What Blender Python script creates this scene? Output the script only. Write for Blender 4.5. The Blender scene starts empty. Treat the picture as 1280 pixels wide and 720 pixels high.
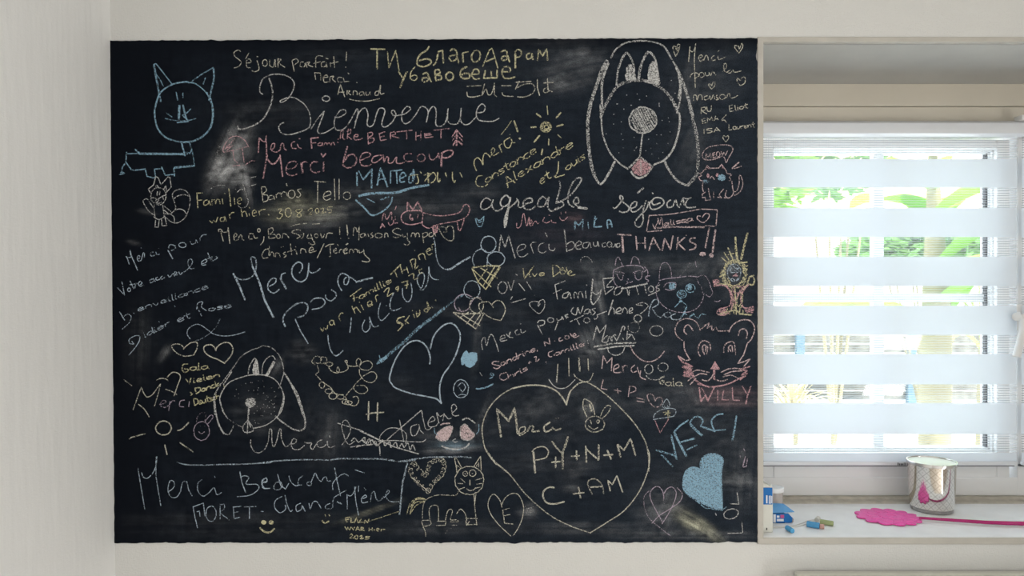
import bpy, bmesh, math, random
import numpy as np
from mathutils import Vector, Matrix

sc = bpy.context.scene
C = sc.collection
random.seed(7)
rng = np.random.default_rng(11)

# ------------------------------------------------------------------ camera, world, lights, exposure
FPX = 1280 * 26.0 / 36.0          # focal length in pixels of the 1280 px frame
S = 0.0016                        # metres per pixel on the chalkboard wall
DW = FPX * S                      # camera to chalkboard wall
ZC = 1.45                         # camera height
cam_d = bpy.data.cameras.new('camera')
cam_d.lens = 26.0; cam_d.sensor_width = 36.0; cam_d.clip_start = 0.05
cam = bpy.data.objects.new('camera', cam_d); C.objects.link(cam)
cam.location = (0, -DW, ZC); cam.rotation_euler = (math.pi / 2, 0, 0)
sc.camera = cam

W = bpy.data.worlds.new('sky'); sc.world = W; W.use_nodes = True
wn = W.node_tree.nodes; wl = W.node_tree.links; wn.clear()
w_out = wn.new('ShaderNodeOutputWorld'); w_bg = wn.new('ShaderNodeBackground')
w_bg.inputs[0].default_value = (0.80, 0.90, 1.0, 1); w_bg.inputs[1].default_value = 3.6
wl.new(w_bg.outputs[0], w_out.inputs[0])

sun_d = bpy.data.lights.new('sun', 'SUN'); sun_d.energy = 15; sun_d.angle = math.radians(2); sun_d.color = (1, .98, .95)
sun = bpy.data.objects.new('sun', sun_d); C.objects.link(sun)
sun.rotation_euler = (math.radians(26), 0, math.radians(40))   # high, from behind the house: lights the garden, not the room

def area(name, loc, rot, sx, sy, power, col):
    d = bpy.data.lights.new(name, 'AREA'); d.shape = 'RECTANGLE'; d.size = sx; d.size_y = sy; d.energy = power; d.color = col
    o = bpy.data.objects.new(name, d); C.objects.link(o); o.location = loc; o.rotation_euler = rot
    return o
# added fill behind the camera, low and tilted up to brighten walls and soffit
area('side_fill_light', (1.9, -1.85, 0.72), (math.radians(106), 0, math.radians(109)), 1.1, 1.3, 49, (1, .995, .98))
# weak overhead fill, added for ceiling bounce
area('ceiling_fill_light', (-0.1, -1.9, 2.44), (0, 0, 0), 0.9, 0.9, 5, (1, .98, .95))

vs = sc.view_settings
vs.view_transform = 'Standard'; vs.look = 'None'; vs.exposure = 0.0; vs.gamma = 1.0; vs.use_curve_mapping = False

# ------------------------------------------------------------------ helpers
def P(px, py, y=0.0):
    """pixel of the photograph -> point on the vertical plane at depth y"""
    k = (DW + y) / FPX
    return Vector(((px - 640) * k, y, ZC + (360 - py) * k))

def lin(c):
    return tuple(((v / 255) / 12.92 if v / 255 <= .04045 else ((v / 255 + .055) / 1.055) ** 2.4) for v in c)

def mat(name, col, rough=.7, metal=0.0, spec=.3, bump=None, bumpscale=(1, 1, 1), bumpstr=.2, vary=0.0, varyscale=6, bdist=.002, trans=0, ior=1.45):
    m = bpy.data.materials.new(name); m.use_nodes = True
    nt = m.node_tree; N = nt.nodes; L = nt.links
    b = N['Principled BSDF']
    b.inputs['Base Color'].default_value = (*col, 1); b.inputs['Roughness'].default_value = rough
    b.inputs['Metallic'].default_value = metal; b.inputs['Specular IOR Level'].default_value = spec
    b.inputs['Transmission Weight'].default_value = trans; b.inputs['IOR'].default_value = ior
    if bump or vary:
        tc = N.new('ShaderNodeTexCoord')
    if vary:
        n = N.new('ShaderNodeTexNoise'); n.inputs['Scale'].default_value = varyscale; n.inputs['Detail'].default_value = 5
        L.new(tc.outputs['Object'], n.inputs['Vector'])
        mr = N.new('ShaderNodeMapRange'); mr.inputs[1].default_value = .3; mr.inputs[2].default_value = .7
        mr.inputs[3].default_value = 1 - vary; mr.inputs[4].default_value = 1 + vary * .5
        L.new(n.outputs['Fac'], mr.inputs[0])
        mx = N.new('ShaderNodeVectorMath'); mx.operation = 'SCALE'
        mx.inputs[0].default_value = col; L.new(mr.outputs[0], mx.inputs['Scale'])
        L.new(mx.outputs[0], b.inputs['Base Color'])
    if bump:
        mp = N.new('ShaderNodeMapping'); mp.inputs['Scale'].default_value = bumpscale
        L.new(tc.outputs['Object'], mp.inputs['Vector'])
        n = N.new('ShaderNodeTexNoise'); n.inputs['Scale'].default_value = bump; n.inputs['Detail'].default_value = 4
        L.new(mp.outputs[0], n.inputs['Vector'])
        bp = N.new('ShaderNodeBump'); bp.inputs['Strength'].default_value = bumpstr; bp.inputs['Distance'].default_value = bdist
        L.new(n.outputs['Fac'], bp.inputs['Height']); L.new(bp.outputs[0], b.inputs['Normal'])
    return m

def link_mesh(name, me, m=None, parent=None):
    o = bpy.data.objects.new(name, me); C.objects.link(o)
    if m: me.materials.append(m)
    if parent: o.parent = parent; o.matrix_parent_inverse = Matrix.Identity(4)
    return o

def obj(name, bm, m=None, parent=None, smooth=False):
    me = bpy.data.meshes.new(name)
    bmesh.ops.recalc_face_normals(bm, faces=bm.faces)
    bm.to_mesh(me); bm.free()
    if smooth:
        for p in me.polygons: p.use_smooth = True
        try: me.set_sharp_from_angle(angle=math.radians(40))
        except Exception: pass
    return link_mesh(name, me, m, parent)

def box(bm, x0, x1, y0, y1, z0, z1, bev=0.0, seg=2):
    r = bmesh.ops.create_cube(bm, size=1)
    vs_ = r['verts']
    for v in vs_:
        v.co = Vector(((x0 + x1) / 2 + v.co.x * (x1 - x0), (y0 + y1) / 2 + v.co.y * (y1 - y0), (z0 + z1) / 2 + v.co.z * (z1 - z0)))
    if bev:
        es = list({e for v in vs_ for e in v.link_edges})
        bmesh.ops.bevel(bm, geom=es, offset=bev, segments=seg, affect='EDGES', profile=.6)
    return vs_

def lathe(bm, prof, n=48, c=(0, 0, 0), cap=True):
    rings = []
    for r, z in prof:
        rings.append([bm.verts.new((c[0] + r * math.cos(2 * math.pi * k / n), c[1] + r * math.sin(2 * math.pi * k / n), c[2] + z)) for k in range(n)])
    for a, b in zip(rings, rings[1:]):
        for k in range(n):
            bm.faces.new((a[k], a[(k + 1) % n], b[(k + 1) % n], b[k]))
    if cap:
        bm.faces.new(rings[0][::-1]); bm.faces.new(rings[-1])
    return rings

def tube(bm, pts, rad, n=12):
    pts = [Vector(p) for p in pts]; rings = []
    for i, p in enumerate(pts):
        d = (pts[min(i + 1, len(pts) - 1)] - pts[max(i - 1, 0)]).normalized()
        up = Vector((0, 0, 1)) if abs(d.z) < .9 else Vector((1, 0, 0))
        u = d.cross(up).normalized(); v = u.cross(d)
        r = rad[i] if isinstance(rad, (list, tuple)) else rad
        rings.append([bm.verts.new(p + (u * math.cos(2 * math.pi * k / n) + v * math.sin(2 * math.pi * k / n)) * r) for k in range(n)])
    for a, b in zip(rings, rings[1:]):
        for k in range(n):
            bm.faces.new((a[k], a[(k + 1) % n], b[(k + 1) % n], b[k]))
    bm.faces.new(rings[0][::-1]); bm.faces.new(rings[-1])

def prism(bm, pts2, z0, z1, to3):
    a = [bm.verts.new(to3(x, y, z0)) for x, y in pts2]; b = [bm.verts.new(to3(x, y, z1)) for x, y in pts2]
    bm.faces.new(a[::-1]); bm.faces.new(b)
    n = len(a)
    for k in range(n): bm.faces.new((a[k], a[(k + 1) % n], b[(k + 1) % n], b[k]))

def tag(o, label=None, cat=None, group=None, kind=None):
    if label: o['label'] = label
    if cat: o['category'] = cat
    if group: o['group'] = group
    if kind: o['kind'] = kind
    return o

def empty(name, loc=(0, 0, 0)):
    o = bpy.data.objects.new(name, None); C.objects.link(o); o.location = loc; o.empty_display_size = .05
    return o

# ------------------------------------------------------------------ materials
def wall_mat(name, col, weave, streak):
    """painted wall covering: fine woven relief and soft roller marks"""
    m = mat(name, col, .85, spec=.15, vary=.035, varyscale=3)
    nt = m.node_tree; N = nt.nodes; L = nt.links; b = N['Principled BSDF']
    tc = N.new('ShaderNodeTexCoord')
    hs = []
    for sca, s3, k in ((420, (1, 1, .35), weave), (420, (.35, .35, 1), weave), (40, (1, 1, .18), streak)):
        mp = N.new('ShaderNodeMapping'); mp.inputs['Scale'].default_value = s3; L.new(tc.outputs['Object'], mp.inputs['Vector'])
        n = N.new('ShaderNodeTexNoise'); n.inputs['Scale'].default_value = sca; n.inputs['Detail'].default_value = 2; L.new(mp.outputs[0], n.inputs['Vector'])
        mu = N.new('ShaderNodeMath'); mu.operation = 'MULTIPLY'; mu.inputs[1].default_value = k; L.new(n.outputs['Fac'], mu.inputs[0]); hs.append(mu)
    a1 = N.new('ShaderNodeMath'); L.new(hs[0].outputs[0], a1.inputs[0]); L.new(hs[1].outputs[0], a1.inputs[1])
    a2 = N.new('ShaderNodeMath'); L.new(a1.outputs[0], a2.inputs[0]); L.new(hs[2].outputs[0], a2.inputs[1])
    bp = N.new('ShaderNodeBump'); bp.inputs['Strength'].default_value = .55; bp.inputs['Distance'].default_value = .0012
    L.new(a2.outputs[0], bp.inputs['Height']); L.new(bp.outputs[0], b.inputs['Normal'])
    return m
M_wall = wall_mat('woven_wall_paint', (.665, .66, .64), 1.0, .25)
M_left = wall_mat('streaky_wall_paint', (.78, .775, .76), .35, 2.2)
M_corner = mat('corner_paint', (.50, .475, .43), .6, bump=60, bumpstr=.25, vary=.08, varyscale=30)
M_sillpaint = mat('sill_paint', (.88, .88, .88), .38, spec=.4, vary=.05, varyscale=25, bump=25, bumpscale=(.5, 1, 1), bumpstr=.12)
M_ledge = mat('grimy_ledge_paint', (.50, .46, .39), .7, vary=.22, varyscale=45)
M_soffit = mat('soffit_paint', (.90, .89, .85), .6, vary=.04, varyscale=12)
M_box = mat('shutter_box_paint', (.66, .61, .52), .5, vary=.04, varyscale=10, bump=30, bumpscale=(.15, 1, 1), bumpstr=.1)
M_pvc = mat('white_pvc', (.80, .80, .80), .3, spec=.45)
M_dark = mat('dark_gasket', (.06, .06, .065), .6)
M_floor = mat('pale_floor', (.60, .54, .46), .45, vary=.2, varyscale=5)
M_ceil = mat('ceiling_paint', (.78, .77, .74), .9)

# ------------------------------------------------------------------ room shell
XL_T, XL_B = (138.2 - 640) * S, (143.6 - 640) * S     # the corner leans a little
OX0, OX1 = (953 - 640) * S, 1.95                       # window opening
ZS = ZC - (671 - 360) * S                              # sill height
ZT = ZC + (360 - 52) * S                               # soffit height
WT = .34
bm = bmesh.new()
zr = 2.5
box(bm, -1.0, OX0, 0, WT, 0, zr)
box(bm, OX0, OX1, 0, WT, 0, ZS - .012)
box(bm, OX0, OX1, 0, WT, ZT, zr)
box(bm, OX1, 2.75, 0, WT, 0, zr)
bmesh.ops.remove_doubles(bm, verts=bm.verts, dist=1e-5)
wall_back = tag(obj('wall_back', bm, M_wall), 'off-white woven wall carrying the chalkboard and the window', 'wall', kind='structure')
bm = bmesh.new()
def xl(z): return XL_B + (XL_T - XL_B) * (z - (ZC - 318 * S)) / (630 * S)
vs_ = [bm.verts.new((xl(z) - dx, y, z)) for dx in (0, .15) for (y, z) in ((0, 0), (-3.3, 0), (-3.3, zr), (0, zr))]
for q in ((0, 1, 2, 3), (7, 6, 5, 4), (0, 4, 5, 1), (1, 5, 6, 2), (2, 6, 7, 3), (3, 7, 4, 0)): bm.faces.new([vs_[i] for i in q])
tag(obj('wall_left', bm, M_left), 'off-white streaky plaster wall left of the chalkboard', 'wall', kind='structure')
bm = bmesh.new(); box(bm, 2.6, 2.75, -3.3, 0, 0, zr)
tag(obj('wall_right', bm, M_left), 'off-white wall right of the window', 'wall', kind='structure')
bm = bmesh.new(); box(bm, -1.0, 2.75, -3.45, -3.3, 0, zr)
tag(obj('wall_front', bm, M_left), 'off-white wall behind the photographer', 'wall', kind='structure')
bm = bmesh.new(); box(bm, -1.0, 2.75, -3.45, WT, -.1, 0)
tag(obj('floor', bm, M_floor), 'pale floor of the room', 'floor', kind='structure')
bm = bmesh.new(); box(bm, -1.0, 2.75, -3.45, WT, zr, zr + .12)
tag(obj('ceiling', bm, M_ceil), 'white ceiling of the room', 'ceiling', kind='structure')

# corner bead round the opening (left upright and head), 7 px wide, standing 2 mm proud
bm = bmesh.new()
box(bm, OX0 - 6.5 * S, OX0 + .0015, -.003, .03, ZS - .014, ZT + .009, .0018)
tag(obj('trim_1', bm, M_corner), 'beige painted corner bead between chalkboard and window recess', 'trim', kind='structure')
bm = bmesh.new()
box(bm, OX0 - 6.5 * S, OX1, -.0028, .012, ZT - .0015, ZT + .0085, .0015)
tag(obj('trim_2', bm, M_corner), 'beige painted edge bead above the window recess', 'trim', kind='structure')

# soffit lining, shutter box
YB = .25
bm = bmesh.new()
n = 10
prof = []
for k in range(n + 1):
    t = k / n; prof.append((.012 + t * (YB - .012), ZT - .002 - t * .004 - (.010 * max(0, (t - .8) / .2) ** 2)))
a = [bm.verts.new((OX0 + .0016, y, z)) for y, z in prof]; b = [bm.verts.new((OX1, y, z)) for y, z in prof]
for k in range(n): bm.faces.new((a[k], b[k], b[k + 1], a[k + 1]))
r = bmesh.ops.solidify(bm, geom=bm.faces[:], thickness=-.0015)
tag(obj('trim_3', bm, M_soffit, smooth=True), 'pale cream soffit above the blind', 'trim', kind='structure')
bm = bmesh.new()
zA, zB, zD = P(0, 97, YB).z, P(0, 132.6, YB).z, P(0, 156, YB).z
box(bm, OX0 + .0016, OX1, YB, YB + .02, zB, zA + .02, .003)
box(bm, OX0 + .0016, OX1, YB + .002, YB + .02, zD, zB - .0012, .002)
sb = tag(obj('trim_4', bm, M_box), 'beige roller shutter box panels above the blind', 'trim', kind='structure')

# sill: smooth white board, nosing, grimy back ledge
bm = bmesh.new()
box(bm, OX0 + .0016, OX1, .0, .30, ZS - .012, ZS, .0025)
tag(obj('window_sill', bm, M_sillpaint), 'white painted window sill board', 'sill', kind='structure')
bm = bmesh.new()
box(bm, OX0 - 6.5 * S, OX1, -.004, 0, ZS - .014, ZS - .001, .0015)
tag(obj('trim_5', bm, M_corner), 'grey-beige front edge of the window sill', 'trim', kind='structure')
bm = bmesh.new()
zl = P(0, 620, .257).z
prism(bm, [(.226, ZS), (.230, ZS + .0035), (.246, ZS + .005), (.250, zl), (.262, zl), (.262, ZS)], OX0 + .0016, OX1, lambda y, z, x: (x, y, z))
tag(obj('trim_6', bm, M_ledge), 'grimy beige ledge at the back of the sill', 'trim', kind='structure')

# ------------------------------------------------------------------ window
YF, YS = .258, .262
def R(px0, px1, py0, py1, y):
    a, b = P(px0, py1, y), P(px1, py0, y); return a.x, b.x, a.z, b.z
win = tag(empty('window_1', P(1110, 600, YF)), 'white plastic window behind the striped blind', 'window', kind='structure')
win_m = win.matrix_world.copy()
def wpart(name, bm, m, parent=None, smooth=False):
    o = obj(name, bm, m, None, smooth)
    p = parent or win
    o.parent = p
    bpy.context.view_layer.update()
    o.matrix_parent_inverse = p.matrix_world.inverted()
    return o
fx0 = OX0 + .0016
bm = bmesh.new()     # fixed frame
x0, x1, z0, z1 = R(953, 1290, 160, 620, YF)
for ki, (a0, a1, b0, b1) in enumerate(((fx0, fx0 + .035, z0, z1), (P(1272, 0, YF).x, P(1300, 0, YF).x, z0, z1), (fx0, OX1, z0, P(0, 597, YF).z), (fx0, OX1, P(0, 170, YF).z, z1 + .02), (OX1 - .05, OX1, z0, z1))):
    box(bm, a0, a1, YF + .0006 * ki, YF + .06 - .0005 * ki, b0, b1, .003)
wpart('window_frame', bm, M_pvc)
def sash(pxa, pxb, gx0, gx1, muntins):
    bm = bmesh.new()
    oz0, oz1 = P(0, 598, YS).z, P(0, 174.5, YS).z
    xa, xb = (pxa if pxa < 5 else P(pxa, 0, YS).x), (pxb if pxb < 5 else P(pxb, 0, YS).x)
    ga, gb = (gx0 if gx0 < 5 else P(gx0, 0, YS).x), (gx1 if gx1 < 5 else P(gx1, 0, YS).x)
    gz0, gz1 = P(0, 566, YS).z, P(0, 186, YS).z
    for (a0, a1, b0, b1) in ((xa, ga, oz0, oz1), (gb, xb, oz0, oz1), (ga, gb, oz0, gz0), (ga, gb, gz1, oz1)):
        box(bm, a0, a1, YS, YS + .055, b0, b1, .002)
    # glazing bead, stepped
    for t, yy in ((.004, YS + .012), (.008, YS + .02)):
        for (a0, a1, b0, b1) in ((ga, ga + t, gz0, gz1), (gb - t, gb, gz0, gz1), (ga, gb, gz0, gz0 + t), (ga, gb, gz1 - t, gz1)):
            box(bm, a0, a1, yy, YS + .05, b0, b1, .001)
    s = wpart('window_sash', bm, M_pvc)
    bm = bmesh.new(); box(bm, ga, gb, YS + .034, YS + .038, gz0, gz1)
    g = wpart('window_pane', bm, M_glass, s)
    bm = bmesh.new()
    for ki, (a0, a1, b0, b1) in enumerate(muntins):
        box(bm, a0, a1, YS + .026 + .002 * ki, YS + .045 - .001 * ki, b0, b1, .002)
    if muntins: wpart('glazing_bar', bm, M_pvc, s)
    bm = bmesh.new(); box(bm, gb - .0125, gb - .008, YS + .022, YS + .033, gz0, gz1)
    for k in range(60):
        z = gz0 + (k + .5) / 60 * (gz1 - gz0); box(bm, gb - .0135, gb - .007, YS + .021, YS + .034, z - .0016, z + .0016)
    wpart('spacer_bar', bm, M_dark, s)
    return s
M_glass = bpy.data.materials.new('clear_pane'); M_glass.use_nodes = True
N = M_glass.node_tree.nodes; L = M_glass.node_tree.links; N.clear()
o_ = N.new('ShaderNodeOutputMaterial'); mx = N.new('ShaderNodeMixShader'); tr = N.new('ShaderNodeBsdfTransparent'); gl = N.new('ShaderNodeBsdfGlossy')
gl.inputs['Roughness'].default_value = .02; tr.inputs[0].default_value = (.96, .98, .97, 1); mx.inputs[0].default_value = .06
L.new(tr.outputs[0], mx.inputs[1]); L.new(gl.outputs[0], mx.inputs[2]); L.new(mx.outputs[0], o_.inputs[0])
ym = YS
sash(OX0 + .004, 1262, 967, 1246, [
    (P(1098.5, 0, ym).x, P(1112, 0, ym).x, P(0, 566, ym).z, P(0, 186, ym).z),
    (P(967, 0, ym).x, P(1246, 0, ym).x, P(0, 378, ym).z, P(0, 367, ym).z)])
sash(P(1296, 0, YS).x, OX1 - .02, P(1312, 0, YS).x, OX1 - .07, [])
# handle on the frame upright
hp = wpart('window_handle', (lambda b: (box(b, P(1268, 0, .25).x, P(1277, 0, .25).x, .242, YF, P(0, 412, .25).z, P(0, 380, .25).z, .003), b)[1])(bmesh.new()), M_pvc, None, True)
bm = bmesh.new()
tube(bm, [P(1271, 396, .25), P(1271, 396, .225), P(1276, 395, .222)], .010, 16)
wpart('handle_neck', bm, M_pvc, hp, True)
bm = bmesh.new()
tube(bm, [P(1277, 393, .222), P(1279.5, 400, .220), P(1279, 415, .218), P(1275, 430, .216), P(1270.5, 446, .214)], [.009, .0095, .009, .0085, .009], 16)
wpart('handle_lever', bm, M_pvc, hp, True)

# ------------------------------------------------------------------ day and night roller blinds
def fabric(name, sheer):
    m = bpy.data.materials.new(name); m.use_nodes = True
    N = m.node_tree.nodes; L = m.node_tree.links; N.clear()
    out = N.new('ShaderNodeOutputMaterial')
    d = N.new('ShaderNodeBsdfDiffuse'); t = N.new('ShaderNodeBsdfTranslucent'); mx = N.new('ShaderNodeMixShader')
    d.inputs[0].default_value = (.78, .83, .89, 1); t.inputs[0].default_value = (.76, .87, .97, 1); mx.inputs[0].default_value = .175
    L.new(d.outputs[0], mx.inputs[1]); L.new(t.outputs[0], mx.inputs[2])
    if not sheer:
        L.new(mx.outputs[0], out.inputs[0]); return m
    tc = N.new('ShaderNodeTexCoord'); sp = N.new('ShaderNodeSeparateXYZ'); L.new(tc.outputs['Object'], sp.inputs[0])
    def line(ch, period, lo):
        a = N.new('ShaderNodeMath'); a.operation = 'MULTIPLY'; a.inputs[1].default_value = 2 * math.pi / period; L.new(sp.outputs[ch], a.inputs[0])
        s = N.new('ShaderNodeMath'); s.operation = 'SINE'; L.new(a.outputs[0], s.inputs[0])
        g = N.new('ShaderNodeMath'); g.operation = 'GREATER_THAN'; g.inputs[1].default_value = lo; L.new(s.outputs[0], g.inputs[0]); return g
    h = line('Z', .0056, .35); v = line('X', .0034, .80)
    mxm = N.new('ShaderNodeMath'); mxm.operation = 'MAXIMUM'; L.new(h.outputs[0], mxm.inputs[0]); L.new(v.outputs[0], mxm.inputs[1])
    fac = N.new('ShaderNodeMath'); fac.operation = 'MULTIPLY'; fac.inputs[1].default_value = .46; L.new(mxm.outputs[0], fac.inputs[0])
    tr = N.new('ShaderNodeBsdfTransparent'); m2 = N.new('ShaderNodeMixShader')
    L.new(fac.outputs[0], m2.inputs[0]); L.new(tr.outputs[0], m2.inputs[1]); L.new(mx.outputs[0], m2.inputs[2]); L.new(m2.outputs[0], out.inputs[0])
    return m
M_opaque = fabric('dense_blind_cloth', False); M_sheer = fabric('sheer_blind_mesh', True)
M_cas = mat('blind_cassette_white', (.74, .76, .80), .3, spec=.5)
YBL = .240
EDGES = [(198.6, 234.6), (260, 296.5), (321, 357.6), (382, 418.6), (442.5, 480.5), (504, 542.6)]
def wavy_sheet(xa, xb, za, zb, th=.0006):
    bm = bmesh.new(); nx = 40; nz = 4
    def yy(x, z): return YBL + .0012 * math.sin(x * 9 + z * 3) + .0008 * math.sin(z * 40)
    g = [[bm.verts.new((xa + (xb - xa) * i / nx, yy(xa + (xb - xa) * i / nx, za + (zb - za) * j / nz), za + (zb - za) * j / nz)) for i in range(nx + 1)] for j in range(nz + 1)]
    for j in range(nz):
        for i in range(nx): bm.faces.new((g[j][i], g[j][i + 1], g[j + 1][i + 1], g[j + 1][i]))
    return bm
def blind(xa, xb, label):
    root = tag(empty('roller_blind', (xa, YBL, P(0, 582, YBL).z)), label, 'blind')
    bpy.context.view_layer.update()
    inv = root.matrix_world.inverted()
    def part(name, bm, m, parent=root, smooth=True):
        o = obj(name, bm, m, None, smooth); o.parent = parent
        bpy.context.view_layer.update(); o.matrix_parent_inverse = parent.matrix_world.inverted(); return o
    bm = bmesh.new()
    zc0, zc1 = P(0, 169, .215).z, P(0, 150.5, .215).z
    prism(bm, [(.248, zc0 + .002), (.222, zc0), (.213, zc0 + .004), (.211, zc0 + .014), (.214, zc1 - .006), (.222, zc1), (.248, zc1)], xa - .001, xb + .006, lambda y, z, x: (x, y, z))
    part('blind_cassette', bm, M_cas)
    ys = [172.0]
    for k, (a, b) in enumerate(EDGES):
        prev = 171.5 if k == 0 else EDGES[k - 1][1]
        o = part('sheer_band', wavy_sheet(xa, xb, P(0, a, YBL).z, P(0, prev, YBL).z), M_sheer)
        o = part('dense_band', wavy_sheet(xa, xb, P(0, b, YBL).z, P(0, a, YBL).z), M_opaque)
    part('sheer_band', wavy_sheet(xa, xb, P(0, 566, YBL).z, P(0, EDGES[-1][1], YBL).z), M_sheer)
    part('dense_band', wavy_sheet(xa, xb, P(0, 577, YBL).z, P(0, 566, YBL).z), M_opaque)
    bm = bmesh.new(); z0, z1 = P(0, 581.6, YBL).z, P(0, 576.5, YBL).z
    box(bm, xa, xb, YBL - .005, YBL + .005, z0, z1, .0025)
    part('bottom_rail', bm, M_cas)
    if root.name == 'roller_blind':
        bm = bmesh.new(); u = 1120.5
        for w_, g_, h_ in ((1.2, .8, 3.2), (1.3, .7, 2.2), (1.4, .6, 2.2), (1.2, .7, 2.2), (.6, .7, 3.2), (.6, .7, 3.2), (.5, 1.8, 2.4), (1.6, .7, 3.2), (1.2, .6, 2.2)):
            box(bm, P(u, 0, YBL).x, P(u + w_, 0, YBL).x, YBL - .0054, YBL - .0045, P(0, 580.9, YBL).z, P(0, 580.9 - h_, YBL).z); u += w_ + g_
        part('rail_print', bm, M_dark)
    bm = bmesh.new(); box(bm, xb - .012, xb + .004, .205, .232, zc1 - .001, zc1 + .011, .002)
    part('cassette_bracket', bm, M_pvc)
    # dark strip just below the bottom rail
    bm = bmesh.new(); box(bm, xa, xb, YBL + .008, YBL + .014, P(0, 584, YBL).z, P(0, 581.8, YBL).z)
    part('dark_strip', bm, M_dark)
    return root
b1 = blind(OX0 + .003, P(1271, 0, YBL).x, 'white striped day and night blind hanging over the left window sash')
b2 = blind(P(1277, 0, YBL).x, OX1 - .03, 'second striped blind at the right picture edge, beyond the window handle')

# ------------------------------------------------------------------ the chalkboard
TH = .0022                                     # paint panel thickness
def edge_top(x): return 51.2 - 3.2 * (x - 138) / 808
def edge_bot(x): return 678.3 - .9 * (x - 144) / 803
NX, NY = 404, 314
u = np.linspace(0, 1, NX); v = np.linspace(0, 1, NY)
U, V = np.meshgrid(u, v)
def smooth_noise(n, lo):
    r = rng.normal(0, 1, lo)
    from_x = np.linspace(0, lo - 1, n); i = np.clip(from_x.astype(int), 0, lo - 2); f = from_x - i; f = f * f * (3 - 2 * f)
    return r[i] * (1 - f) + r[i + 1] * f
def noise2(gx, gy):
    r = rng.normal(0, 1, (gy, gx))
    fx = np.linspace(0, gx - 1, NX); fy = np.linspace(0, gy - 1, NY)
    ix = np.clip(fx.astype(int), 0, gx - 2); iy = np.clip(fy.astype(int), 0, gy - 2)
    tx = fx - ix; ty = fy - iy; tx = tx * tx * (3 - 2 * tx); ty = (ty * ty * (3 - 2 * ty))[:, None]
    a = r[iy][:, ix] * (1 - tx) + r[iy][:, ix + 1] * tx; b = r[iy + 1][:, ix] * (1 - tx) + r[iy + 1][:, ix + 1] * tx
    return a * (1 - ty) + b * ty
# outline with the little runs of a hand-painted edge
et = np.array([edge_top(138 + 808 * q) for q in u]) + .28 * smooth_noise(NX, 60) + .28 * smooth_noise(NX, 200)
eb = np.array([edge_bot(144 + 803 * q) for q in u]) + .30 * smooth_noise(NX, 70) + .3 * smooth_noise(NX, 200)
el = 138.2 + 5.6 * v + .3 * smooth_noise(NY, 60)
er = 946.2 + .8 * v + .35 * smooth_noise(NY, 60) + .3 * smooth_noise(NY, 150)
PXg = el[:, None] * (1 - U) + er[:, None] * U
PYg = et[None, :] * (1 - V) + eb[None, :] * V
xs = (PXg - 640) * S; zs = ZC + (360 - PYg) * S

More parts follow.
